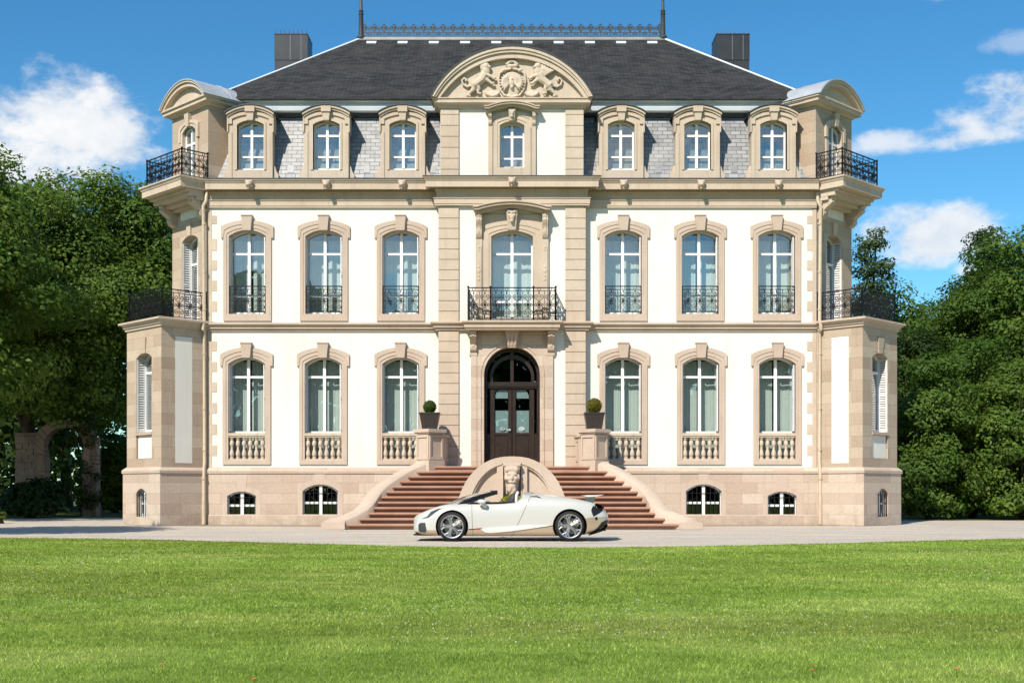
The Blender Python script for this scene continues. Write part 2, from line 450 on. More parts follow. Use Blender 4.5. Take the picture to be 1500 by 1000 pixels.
def iron_panel(mb, L, h, r=.014, mw=.40, post=True, lean=0.):
    """wrought-iron panel from x=0..L, z=0..h in the plane y=0"""
    mb.bar((0,0,h), (L,0,h), .034); mb.bar((0,0,.07), (L,0,.07), .022); mb.bar((0,0,h-.11), (L,0,h-.11), .018)
    if post:
        for x in (0, L): mb.bar((x,0,0), (x,0,h), .04)
    n = max(1, round(L/mw)); p = L/n; hh = h-.20; z0 = .08
    for i in range(n):
        cx = (i+.5)*p; q = p*.5
        if i: mb.bar((i*p,0,.07), (i*p,0,h-.11), .018)
        for s in (-1, 1):
            mb.tube(scroll_pts(cx+s*q*.46, z0+hh*.80, q*.42, 1.35, R(-90), s), r, 4)
            mb.tube(scroll_pts(cx+s*q*.46, z0+hh*.20, q*.42, 1.35, R(90), -s), r, 4)
            mb.tube([(cx+s*q*.46,0,z0+hh*.80-q*.42), (cx+s*q*.10,0,z0+hh*.62), (cx+s*q*.55,0,z0+hh*.5), (cx+s*q*.10,0,z0+hh*.38), (cx+s*q*.46,0,z0+hh*.20+q*.42)], r, 4)
            mb.tube(scroll_pts(cx+s*q*.62, z0+hh*.5, q*.28, 1.2, R(180) if s > 0 else 0, s), r*.9, 4)
        mb.tube([(cx+q*.22*math.cos(2*math.pi*k/10),0,z0+hh*.5+q*.3*math.sin(2*math.pi*k/10)) for k in range(10)], r, 4, closed=True)
        mb.tube([(cx+.05*math.cos(2*math.pi*k/8),0,h-.055+.05*math.sin(2*math.pi*k/8)) for k in range(8)], r*.8, 4, closed=True)
        mb.ball((cx,0,z0+hh*.5), .04, 6, 4); mb.ball((cx,0,z0+hh*.93), .028, 6, 4)
        mb.tube([(cx,0,z0), (cx,0,z0+hh)], r*.9, 4)

# ---- tall ground-floor window with balustrade
GW, GZS, GZA = 27*K, 141*K, 151*K
def ground_window():
    w = joinery(GW, GZS, GZA, 123*K, ((.98, .06),)).build('window', M['white_paint'], mansion)
    pane_mb(GW, GZS, GZA, .34).build('pane', M['glass'], w)
    curtains(w, GW, GZS+.15, .66)
    surround_mb(GW, GZS, GZA, .19, .075, -.14).build('window_surround', M['stone_pink'], w)
    for s in (-1, 1):
        mb = MB(Matrix.Translation((s*(GW-.035), .15, 1.0)) @ Matrix.Rotation(R(90), 4, 'Z')); louvre(mb, .24, GZS-1.02); mb.build('shutter', M['shutter'], w)
    rail = MB().box(-GW+.003, GW-.003, -.035, .20, 36*K, 40*K); rail.box(-GW+.003, GW-.003, -.01, .17, 33.8*K, 36*K); MB().box(-GW+.003, GW-.003, -.01, .17, .001, .05).build('balustrade_foot', M['stone_pale'], w)
    rail.build('balustrade_rail', M['stone_pale'], w)
    prof = [(.075,.05),(.075,.10),(.045,.115),(.075,.17),(.082,.24),(.06,.33),(.037,.40),(.05,.43),(.037,.46),(.06,.50),(.08,.58),(.068,.64),(.04,.69),(.055,.72),(.07,.735),(.07,.792)]
    b0 = MB().lathe(prof, 10).build('baluster', M['stone_pale'], w, smooth=50)
    for i in range(6):
        b = b0 if i == 0 else b0.copy()
        if i: COL.objects.link(b); b.parent = w
        b.location = ((i-2.5)*GW*2/6, .08, 0)
    return w
gw0 = ground_window()
for i, u in enumerate((-388.5, -276.5, -163, 163, 276.5, 388.5)):
    put(gw0 if i == 0 else copy_tree(gw0, mansion), u*K, 0, Z(674))
# ---- first-floor window with wrought-iron guard
FW, FZS, FZA = 27*K, 114*K, 123*K
def first_window():
    w = joinery(FW, FZS, FZA, 90*K, ((28*K, .06),)).build('window', M['white_paint'], mansion)
    pane_mb(FW, FZS, FZA, .34).build('pane', M['glass'], w)
    curtains(w, FW, FZS+.0, .80, 1)
    surround_mb(FW, FZS, FZA, .19, .075, -.235).build('window_surround', M['stone_pink'], w)
    for s in (-1, 1):
        mb = MB(Matrix.Translation((s*(FW-.035), .15, .06)) @ Matrix.Rotation(R(90), 4, 'Z')); louvre(mb, .24, FZS-.08); mb.build('shutter', M['shutter'], w)
    mb = MB(Matrix.Translation((-FW+.02, .02, .02))); iron_panel(mb, 2*FW-.04, 40*K, .0105, .41); mb.build('window_guard', M['iron'], w)
    return w
fw0 = first_window()
for i, u in enumerate((-387.5, -275.5, -163, 163, 275.5, 387.5)):
    put(fw0 if i == 0 else copy_tree(fw0, mansion), u*K, 0, Z(460))
# ---- basement windows
def basement_window(w2, zs, za):
    w = joinery(w2, zs, za, zs*.56, (), .10, .05, .11).build('window', M['white_paint'], mansion)
    pane_mb(w2, zs, za, .14).build('pane', M['glass_dark'], w)
    mb = MB(); n = round(w2*2/.16)
    for i in range(n):
        x = -w2+.07 + (2*w2-.14)*i/(n-1); mb.bar((x,.04,.0), (x,.04,zs+(za-zs)*(1-(x/w2)**2)-.02), .018)
    mb.bar((-w2,.04,zs*.93), (w2,.04,zs*.93), .016); mb.bar((-w2,.04,.07), (w2,.04,.07), .016)
    mb.build('window_bars', M['iron'], w)
    s = MB(); a = arch(w2, zs, za, 10); t = .16
    s.ring([(-w2,0)] + a + [(w2,0)], [(-w2-t,0)] + [(p[0]*(w2+t)/w2, p[1]+t) for p in a] + [(w2+t,0)], -.008, .30)
    s.box(-w2-t, w2+t, -.012, .3, -.16, 0)
    s.hexa([(-.13,-.012,za-.005),(.13,-.012,za-.005),(.13,.2,za-.005),(-.13,.2,za-.005)], [(-.20,-.012,za+.55),(.20,-.012,za+.55),(.20,.2,za+.55),(-.20,.2,za+.55)])
    s.build('window_surround', M['stone_pink'], w)
    return w
PY = -.12
bz = Z(758, .12)
bwA = basement_window(21*K, (758-726)*K, (758-719.5)*K); bwB = basement_window(26*K, (758-719)*K, (758-709)*K)
put(bwA, -395*K, PY, bz); put(copy_tree(bwA, mansion), 394.5*K, PY, bz); put(bwB, -280*K, PY, bz); put(copy_tree(bwB, mansion), 280*K, PY, bz)

# ---- plinth
mb = MB()
for s in (-1, 1):
    holes = []
    for u, hw, zs in ((395, 21, 32), (280, 26, 39)):
        holes.append((s*u*K-hw*K-.04, s*u*K+hw*K+.04, bz-.03, bz+(zs+9)*K))
    x0, x1 = (-C0-.05, -2.5) if s < 0 else (2.5, C0+.05)
    mb.wall(x0, x1, PY, .45, .0, PT-.22, holes)
mb.box(-2.5, 2.5, -.42, .45, 0, PT-.22)
prof = [(.12, PT-.22), (.155, PT-.21), (.155, PT-.12), (.10, PT-.05), (.05, PT-.02), (.05, PT), (-.3, PT), (-.3, PT-.22)]
front = [(-C0-.05,0),(-2.50,0),(-2.50,-.30),(2.50,-.30),(2.50,0),(C0+.05,0)]
mb.sweep(front, prof)
mb.sweep([(-C0-.05,0),(C0+.05,0)], [(.145,-.2),(.145,.32),(.12,.36),(.0,.36),(0,-.2)])
mb.build('plinth', M['ashlar'], mansion)
# ---- stucco walls
mb = MB()
for s in (-1, 1):
    holes = []
    for u in (163, 276.5, 388.5): holes.append((s*u*K-GW-.02, s*u*K+GW+.02, Z(676), Z(674)+GZA+.05))
    for u in (163, 275.5, 387.5): holes.append((s*u*K-FW-.02, s*u*K+FW+.02, Z(462), Z(460)+FZA+.05))
    x0, x1 = (-C0+.0, -2.45) if s < 0 else (2.45, C0-.0)
    mb.wall(x0, x1, 0, .5, PT-.05, Z(300), holes)
DW, DS, DA = .954, 5.109, 6.063                     # door opening
cw, czb, czs, cza = .71, ZC(467), ZC(346), ZC(338)  # centre french window
aw, azb, azs, aza = .42, ZC(246), ZC(184), ZC(178)  # attic centre window
mb.wall(-2.44, 2.44, -DC, .35, PT-.05, 14.3, [(-DW-.15, DW+.15, PT-.05, 6.3), (-cw-.02, cw+.02, czb, cza+.05), (-aw-.02, aw+.02, azb, aza+.05)])
for s in (-1, 1): mb.box(min(s*10.4, s*9.9), max(s*10.4, s*9.9), .5, 11.5, .0, 11.6)
mb.box(-10.4, 10.4, 11.5, 12, 0, 11.6)
mb.build('wall', M['stucco'], mansion)
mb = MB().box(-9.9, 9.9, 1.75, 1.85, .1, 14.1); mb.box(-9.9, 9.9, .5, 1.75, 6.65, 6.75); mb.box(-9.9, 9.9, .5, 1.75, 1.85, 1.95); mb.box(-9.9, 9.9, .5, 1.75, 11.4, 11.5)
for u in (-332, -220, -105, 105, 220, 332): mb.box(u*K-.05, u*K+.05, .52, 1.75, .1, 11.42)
mb.build('shade_backing', M['dark'], mansion)  # dark sheets added behind the windows to stand for unlit rooms
# ---- quoin stones beside the corner bays
for s in (-1, 1):
    mb = MB()
    mb.box(min(s*(C0+.02), s*(C0-.12)), max(s*(C0+.02), s*(C0-.12)), -.014, .3, PT, Z(301))
    for py0, py1 in ((500,514),(530,544),(560,574),(590,605),(621,636),(652,667),(316,328),(350,367),(381,396),(411,426),(441,456)):
        xa, xb = s*(C0-.11), s*(C0-.30); mb.box(min(xa,xb), max(xa,xb), -.012, .3, Z(py1), Z(py0))
    mb.build('quoins', M['stone'], mansion)
# ---- rusticated pilasters of the centre bay
def pilaster(x0, x1, lo, hi, n, name='pilaster'):
    mb = MB(); mb.box(x0+.015, x1-.015, -.335, .3, lo, hi); ph = (hi-lo)/n
    for i in range(n): mb.box(x0, x1, -.365, .3, lo+i*ph+.011, lo+(i+1)*ph-.011)
    return mb.build(name, M['stone'], mansion)
for s in (-1, 1):
    a, b = (XC(642.3), XC(672)) if s < 0 else (XC(828), XC(857.7))
    pilaster(a, b, PT, ZC(484)-.02, 13); pilaster(a, b, ZC(471), ZC(305), 11); 
    a, b = (XC(645.5), XC(672)) if s < 0 else (XC(828), XC(854.5))
    pilaster(a, b, 11.72, 14.33, 7)
# ---- string course between the floors
mb = MB(); z1, z0 = Z(472, .2), Z(485, .1)
cpath = [(-C0-.02,0),(-2.56,0),(-2.56,-.36),(2.56,-.36),(2.56,0),(C0+.02,0)]
mb.sweep(cpath, [(.0,z0),(.05,z0),(.05,z0+.07),(.12,z0+.09),(.12,z0+.16),(.17,z1-.075),(.21,z1-.07),(.21,z1-.015),(.16,z1),(-.2,z1+.02),(-.2,z0)])
mb.build('string_course', M['stone'], mansion)
# ---- main cornice: architrave, frieze, dentils, corona
mb = MB(); za0, za1, zf1, zc0, zc1 = Z(305), Z(294), Z(278), 11.42, 11.77
mb.sweep(cpath, [(-.3,za0),(.07,za0),(.07,za0+.05),(.09,za0+.06),(.09,za1-.03),(.12,za1-.02),(.12,za1),(-.3,za1+.01)])
mb.sweep(cpath, [(-.3,za1),(.02,za1),(.02,zf1-.12),(.06,zf1-.10),(.06,zf1),(-.3,zf1)])
for x in np.arange(-C0+.1, C0-.1, .085):
    d = .36 if abs(x) < 2.5 else 0
    mb.box(x, x+.045, -d-.11, -d-.05, zf1-.10, zf1-.005)
mb.sweep(cpath, [(-.3,zf1-.002),(.10,zf1-.002),(.16,zf1+.06),(.30,zc0),(.36,zc0),(.36,zc0+.20),(.38,zc0+.21),(.42,zc1-.07),(.44,zc1-.06),(.44,zc1-.012),(.40,zc1),(-.8,zc1+.02),(-.8,zc0)])
mb.build('cornice', M['stone'], mansion)
mb = MB(); mb.sweep(cpath, [(.455,zc1-.03),(.455,zc1+.012),(.05,zc1+.03),(-.75,zc1+.03),(-.75,zc1+.021),(.05,zc1+.018),(.44,zc1-.004)]); mb.build('cornice_flashing', M['lead'], mansion)
# lion-mask bosses on the cornice
mb = MB(); mb.ball((0,-.05,0), (.125,.10,.13), 10, 8); mb.ball((0,-.14,-.05), (.07,.08,.06)); mb.ball((-.09,-.06,.09), .05); mb.ball((.09,-.06,.09), .05); mb.box(-.11,.11,0,.2,-.10,.10)
mb.ball((0,-.11,.06), (.09,.04,.03)); mb.ball((0,-.08,-.15), (.05,.05,.06))
boss0 = organic('water_spout', mb, M['stone'], mansion, .02, 2)
for i, px in enumerate((365, 478, 589, 750, 913.5, 1027, 1140)):
    d = .80 if px == 750 else .42
    b = boss0 if i == 0 else copy_tree(boss0, mansion); put(b, X(px, d), -d, 11.58)
# ---- central balcony: slab, consoles, railing
mb = MB(); bd = .95; zb1, zb0 = ZC(471)-.05, ZC(484)-.05
mb.sweep([(-1.55,-.3),(-1.55,-.3-bd+.35),(1.55,-.3-bd+.35),(1.55,-.3)], [(-.25,zb0),(.0,zb0),(.02,zb0+.05),(.06,zb0+.08),(.06,zb0+.17),(.08,zb0+.20),(.14,zb1-.06),(.14,zb1-.015),(.12,zb1),(-.25,zb1)])
mb.box(-1.5, 1.5, -.3-bd+.4, -.2, zb0+.012, zb1-.004)
mb.build('balcony_slab', M['stone'], mansion)
def console_poly(h, d):   # (y, z) scroll profile, y forward negative, z down from 0
    return [(0,0),(-d,0),(-d,-.10*h),(-d*.92,-.18*h),(-d*.98,-.28*h),(-d*.80,-.40*h),(-d*.55,-.52*h),(-d*.42,-.64*h),(-d*.46,-.76*h),(-d*.40,-.88*h),(-d*.18,-1.0*h),(0,-1.02*h)]
for x in (-1.32, 1.32):
    mb = MB(); mb.prism([(y-.3, z+zb0) for y, z in console_poly(.72, .46)], x-.11, x+.11, 'x'); mb.prism([(y-.32, z*.9+zb0) for y, z in console_poly(.72, .46)], x-.05, x+.05, 'x'); mb.box(x-.13,x+.13,-.40,-.2,zb0-.80,zb0-.72); mb.build('console', M['stone'], mansion)
mb = MB(); mb.hexa([(-.14,-.48,DA-.04),(.14,-.48,DA-.04),(.14,-.2,DA-.04),(-.14,-.2,DA-.04)], [(-.23,-.66,zb0),(.23,-.66,zb0),(.23,-.2,zb0),(-.23,-.2,zb0)])
for k in range(3): mb.hexa([(-.10+.1*k-.025,-.52,DA+.02),(-.10+.1*k+.025,-.52,DA+.02),(-.10+.1*k+.025,-.4,DA+.02),(-.10+.1*k-.025,-.4,DA+.02)], [(-.15+.15*k-.035,-.68,zb0-.06),(-.15+.15*k+.035,-.68,zb0-.06),(-.15+.15*k+.035,-.4,zb0-.06),(-.15+.15*k-.035,-.4,zb0-.06)])
mb.build('keystone', M['stone'], mansion)
def railing(parent, pts, h, z, r=.014, mw=.42, name='railing'):
    mb = MB()
    for (xa, ya), (xb, yb) in zip(pts[:-1], pts[1:]):
        L = math.hypot(xb-xa, yb-ya)
        mb.M = Matrix.Translation((xa, ya, z)) @ Matrix.Rotation(math.atan2(yb-ya, xb-xa), 4, 'Z'); iron_panel(mb, L, h, r, mw)
    mb.M = None
    for x, y in pts: mb.ball((x, y, z+h+.03), .04, 6, 4)
    return mb.build(name, M['iron'], parent)
rb = 1.10
railing(mansion, [(-1.47,-.32),(-1.47,-.3-rb+.40),(-.72,-.3-rb+.40),(.72,-.3-rb+.40),(1.47,-.3-rb+.40),(1.47,-.32)], 1.09, zb1, .015, .37)
# ---- centre french window, hood, pilaster strips
hz0 = cza-czb
w = joinery(cw, czs-czb, cza-czb, ZC(370)-czb, ((.62,.07),), .30).build('window', M['white_paint'], mansion)
pane_mb(cw, czs-czb, cza-czb, .34).build('pane', M['glass'], w); curtains(w, cw, czs-czb, .80, 2)
surround_mb(cw, czs-czb, cza-czb, .30, .02, -.02, key=False, ear_drop=.1).build('window_surround', M['stone'], w)
for s in (-1, 1):
    mb = MB()
    mb.box(min(s*1.01,s*1.24), max(s*1.01,s*1.24), -.10, .2, 0, cza-czb+.45); mb.box(min(s*1.045,s*1.205), max(s*1.045,s*1.205), -.125, .2, .3, cza-czb-.55)
    mb.prism([(y*.62-.10, z+cza-czb+.52) for y, z in console_poly(.78, .36)], min(s*1.03,s*1.22), max(s*1.03,s*1.22), 'x')
    mb.prism([(y*.62-.12, z*.93+cza-czb+.52) for y, z in console_poly(.78, .36)], min(s*1.09,s*1.16), max(s*1.09,s*1.16), 'x')
    for k, (zz, rr) in enumerate(((1.75,.05),(1.62,.085),(1.45,.045),(1.33,.06),(2.32,.035),(2.42,.05))): mb.ball((s*1.125,-.115,zz), (rr,.03,rr*1.15), 8, 5)
    mb.build('window_pilaster', M['stone'], w)
MB().prism([(-1.03,hz0+.10),(-1.03,hz0+.54),(1.03,hz0+.54),(1.03,hz0+.10)] + [(x, z+.2) for x, z in reversed(arch(1.0, hz0-.18, hz0, 10))], -.06, .2).build('window_frieze', M['stone'], w)
def hood(half, z_end, z_apex, flat, th, d, y0):
    """curved hood mould: flat ends, arched middle, stepped profile"""
    mb = MB()
    def line(o): 
        a = arch(half-flat, z_end, z_apex, 14)
        return [(-half, z_end+o)] + [(x, z+o) for x, z in a] + [(half, z_end+o)]
    mb.ring(line(0), line(th*.45), y0-d*.55, .2); mb.ring([(x*1.02, z) for x, z in line(th*.45)], [(x*1.02, z) for x, z in line(th*.8)], y0-d*.9, .2); mb.ring([(x*1.05, z) for x, z in line(th*.8)], [(x*1.05, z) for x, z in line(th)], y0-d, .2)
    return mb
hz = cza-czb
hood(1.26, hz+.52, hz+.70, .14, .22, .48, -.05).build('window_hood', M['stone'], w)
mb = MB(); mb.hexa([(-.14,-.17,hz-.02),(.14,-.17,hz-.02),(.14,.1,hz-.02),(-.14,.1,hz-.02)], [(-.20,-.30,hz+.66),(.20,-.30,hz+.66),(.20,.1,hz+.66),(-.20,.1,hz+.66)])
for bx, bz_, rr in ((0,.40,.10),(-.07,.46,.05),(.07,.46,.05),(0,.28,.07),(0,.55,.06),(-.1,.58,.05),(.1,.58,.05)): mb.ball((bx,-.28,hz+bz_), (rr,.07,rr), 8, 6)
organic('keystone', mb, M['stone'], w, .02, 2)
put(w, 0, -DC, czb)
# ---- attic centre window
w = joinery(aw, azs-azb, aza-azb, ZC(198)-azb, ((ZC(230)-azb,.06),), .25, .055, .085).build('window', M['white_paint'], mansion)
pane_mb(aw, azs-azb, aza-azb, .29).build('pane', M['glass'], w)
MB().box(-aw-.3, aw+.3, .75, .78, 0, 2).build('blind', M['blind'], w)
surround_mb(aw, azs-azb, aza-azb, .22, .02, -.28, key=False, ear_drop=.1).build('window_surround', M['stone'], w)
hz = aza-azb
for s in (-1, 1):
    mb = MB()
    mb.box(min(s*.66,s*.81), max(s*.66,s*.81), -.085, .2, -.30, hz+.18)
    mb.prism([(y*.55-.08, z+hz+.26) for y, z in console_poly(.42, .30)], min(s*.69,s*.80), max(s*.69,s*.80), 'x')
    mb.build('window_pilaster', M['stone'], w)
MB().box(-.655, .655, -.040, .2, hz+.02, hz+.255).build('window_frieze', M['stone'], w)
hood(.90, hz+.26, hz+.42, .14, .17, .36, -.05).build('window_hood', M['stone'], w)
mb = MB(); mb.hexa([(-.09,-.14,hz-.02),(.09,-.14,hz-.02),(.09,.1,hz-.02),(-.09,.1,hz-.02)], [(-.13,-.24,hz+.38),(.13,-.24,hz+.38),(.13,.1,hz+.38),(-.13,.1,hz+.38)])
for bx, bz_, rr in ((0,.22,.07),(-.05,.28,.04),(.05,.28,.04),(0,.12,.05)): mb.ball((bx,-.2,hz+bz_), (rr,.06,rr), 8, 6)
organic('keystone', mb, M['stone'], w, .02, 2)
put(w, 0, -DC, azb)
# ---- great segmental pediment with carved arms
PZ0, PZ1 = 14.27, 14.47
mb = MB()
mb.sweep([(-2.50,.4),(-2.50,-.40),(2.50,-.40),(2.50,.4)], [(-.2,PZ0-.10),(.0,PZ0-.10),(.02,PZ0-.02),(.10,PZ0),(.16,PZ0+.04),(.16,PZ1-.05),(.20,PZ1-.03),(.20,PZ1),(-.2,PZ1)])
out0 = arch(2.70, PZ1, 16.14, 32); inn0 = arch(2.43, PZ1, 15.80, 32); mid0 = arch(2.57, PZ1, 15.97, 32)
mb.ring(inn0, mid0, -.60, .4); mb.ring(mid0, out0, -.66, .4); mb.ring(arch(2.635, PZ1, 16.06, 32), arch(2.73, PZ1, 16.165, 32), -.70, .38)
mb.prism(arch(2.5, PZ1, 15.88, 32), -.43, .3)
mb.build('pediment', M['stone'], mansion)
mb = MB(); mb.prism(arch(2.68, PZ1-.06, 16.11, 32), .4, 4.2); mb.build('pediment_roof', M['slate_roof'], mansion)
mb = MB(); mb.ring(arch(2.725, PZ1+.0, 16.168, 32), arch(2.75, PZ1+.01, 16.20, 32), -.73, .6); mb.build('pediment_flashing', M['lead'], mansion)
# carved coat of arms: crowned winged shield between a lion and a griffin
mb = MB(); ty = -.43
def cap(pts, r, yo=.0): mb.tube([(x, ty-.06-yo, z) for x, z in pts], r, 8)
def bl(x, z, rx, rz, ry=.09, yo=.02): mb.ball((x, ty-yo, z), (rx, ry, rz), 10, 7)
zc = PZ1 + .50
bl(0, zc, .40, .42, .05); bl(0, zc+.02, .13, .20, .15)
for k in range(8):
    for s in (-1, 1):
        a = R(-58 + 19*k); mb.tube([(s*.12, ty-.10, zc-.02), (s*(.12+.20*math.cos(a)), ty-.15, zc+.20*math.sin(a)), (s*(.12+.31*math.cos(a)), ty-.12, zc+.33*math.sin(a))], [.042,.045,.018], 6)
for s in (-1, 1):
    cap([(s*.02,zc+.50),(s*.22,zc+.46),(s*.42,zc+.34),(s*.46,zc+.10),(s*.40,zc-.20),(s*.26,zc-.40),(0,zc-.46)], .045)
    cap([(s*.50,zc-.38),(s*.68,zc-.43),(s*.84,zc-.36),(s*.90,zc-.28)], [.07,.075,.06,.05]); cap([(s*.44,zc-.30),(s*.52,zc-.38)], .06); bl(s*.66, zc-.34, .22, .10)
    bl(s*.28, zc+.44, .09, .08, .12)
bl(0, zc+.58, .20, .08, .12); cap([(-.2,zc+.62),(-.1,zc+.72),(0,zc+.76),(.1,zc+.72),(.2,zc+.62)], .05); bl(0, zc+.76, .06, .06); bl(0, zc-.14, .07, .09, .17); bl(0, zc+.12, .06, .07, .18)
for s in (-1, 1):
    # body rising towards the shield, head, legs, curled tail
    cap([(s*1.30,zc-.10),(s*1.16,zc+.02),(s*1.02,zc+.12),(s*.92,zc+.30)], [.14,.13,.14,.15], .03)
    bl(s*.90, zc+.42, .17, .22, .13, .05); bl(s*.88, zc+.58, .13, .13, .13, .07); bl(s*.78, zc+.54, .08, .06, .09, .09)
    cap([(s*.86,zc+.26),(s*.70,zc+.22),(s*.60,zc+.14),(s*.56,zc+.20)], [.08,.06,.05,.05], .04); cap([(s*.94,zc+.16),(s*.78,zc+.06),(s*.68,zc-.02),(s*.60,zc+.0)], [.08,.06,.05,.05], .05)
    cap([(s*1.28,zc-.06),(s*1.30,zc-.22),(s*1.42,zc-.32),(s*1.50,zc-.42),(s*1.40,zc-.44)], [.12,.09,.06,.05,.05], .03); cap([(s*1.20,zc-.04),(s*1.12,zc-.20),(s*1.16,zc-.34),(s*1.04,zc-.36)], [.10,.07,.05,.05], .04)
    cap([(s*1.36,zc-.06),(s*1.52,zc-.12),(s*1.66,zc-.04),(s*1.70,zc+.10),(s*1.62,zc+.18),(s*1.54,zc+.12),(s*1.58,zc+.06)], [.05,.04,.04,.04,.045,.05,.04])
    bl(s*1.46, zc-.44, .11, .035, .10)
for k in range(6): bl(-.98+.05*math.cos(k), zc+.36+.07*k, .09, .06, .12, .05)      # lion mane
for k in range(5):                                                                # griffin wing
    mb.tube([(.98, ty-.08, zc+.20), (1.06+.05*k, ty-.13, zc+.36+.03*(4-k)), (1.02+.11*k, ty-.09, zc+.70-.06*k)], [.06,.06,.03], 6)
for s in (-.04, .06): cap([(.86+s,zc+.66),(.84+s,zc+.78)], [.05,.02])
organic('coat_of_arms', mb, M['stone_pale'], mansion, .016, 1)
# ---- entrance door
mb = MB()
a = arch(DW, DS, DA, 24)
dr = []; hwid, ztop = 1.396, zb0 - .004
for x, z in a:
    dx, dz = x, z-DS
    k = min(hwid/abs(dx) if abs(dx) > 1e-6 else 1e9, (ztop-DS)/dz if dz > 1e-6 else 1e9); dr.append((dx*k, DS+dz*k))
mb.ring([(-DW,PT+.01)] + a + [(DW,PT+.01)], [(-hwid,PT+.01)] + dr + [(hwid,PT+.01)], -.36, .2)
mb.ring([(x*1.10,DS+(z-DS)*1.10) for x, z in a], [(x*1.155,DS+(z-DS)*1.155) for x, z in a], -.385, .1)
for s in (-1, 1): mb.box(min(s*1.05,s*1.10), max(s*1.05,s*1.10), -.385, .1, PT+.02, DS)
for s in (-1, 1): mb.box(min(s*1.20,s*1.40), max(s*1.20,s*1.40), -.385, .1, PT+.02, zb0-.8)
mb.build('door_surround', M['ashlar'], mansion)
mb = MB(); dy = .08; fw = .10
mb.ring([(-DW+fw,PT)] + [(x*(DW-fw)/DW, DS+(z-DS)*(DW-fw)/DW) for x, z in a] + [(DW-fw,PT)], [(-DW,PT)] + a + [(DW,PT)], dy-.06, dy+.12)
zt0, zt1 = ZC(567), ZC(558)
mb.box(-DW+fw, DW-fw, dy-.09, dy+.11, zt0, zt1); mb.box(-DW+fw, DW-fw, dy-.12, dy+.08, zt0+.06, zt0+.12)
ai = arch(.66, DS-.14, DS+.60, 16); ao = arch(.76, DS-.14, DS+.72, 16)
mb.ring([(-.66,zt1)] + ai + [(.66,zt1)], [(-.76,zt1)] + ao + [(.76,zt1)], dy-.05, dy+.09)
mb.box(-.055, .055, dy-.07, dy+.09, zt1, DA-.1)
for s in (-1, 1): mb.bar((s*.55,dy,DS+.48), (s*.74,dy,DS+.60), .05); mb.box(min(s*.66,s*.76), max(s*.66,s*.76), dy-.03, dy+.09, PT, zt0)
for s in (-1, 1):   # side panels under the narrow lights
    mb.box(min(s*.76,s*(DW-fw)), max(s*.76,s*(DW-fw)), dy+.0, dy+.08, PT, ZC(634)); 
door = mb.build('door', M['door'], mansion)
MB().prism([(-DW+.06,zt0)] + [(x*(DW-.06)/DW, DS+(z-DS)*(DW-.06)/DW) for x, z in a] + [(DW-.06,zt0)], dy+.03, dy+.04).build('fanlight_pane', M['glass'], door)
for s in (-1, 1): MB().box(min(s*.77,s*(DW-fw+.01)), max(s*.77,s*(DW-fw+.01)), dy+.035, dy+.045, ZC(634), zt0).build('side_pane', M['glass'], door)
m, t, b = mat('door_blind'); b.inputs['Base Color'].default_value = c4((.42, .52, .55)); b.inputs['Roughness'].default_value = .4; M['door_blind'] = m  # reflected sky is put into the blinds' grey-blue colour
m, t, b = mat('pale_sticker'); b.inputs['Base Color'].default_value = c4((.60, .66, .66)); M['sticker'] = m
m, t, b = mat('green_sticker'); b.inputs['Base Color'].default_value = c4((.10, .15, .14)); M['sticker_dark'] = m
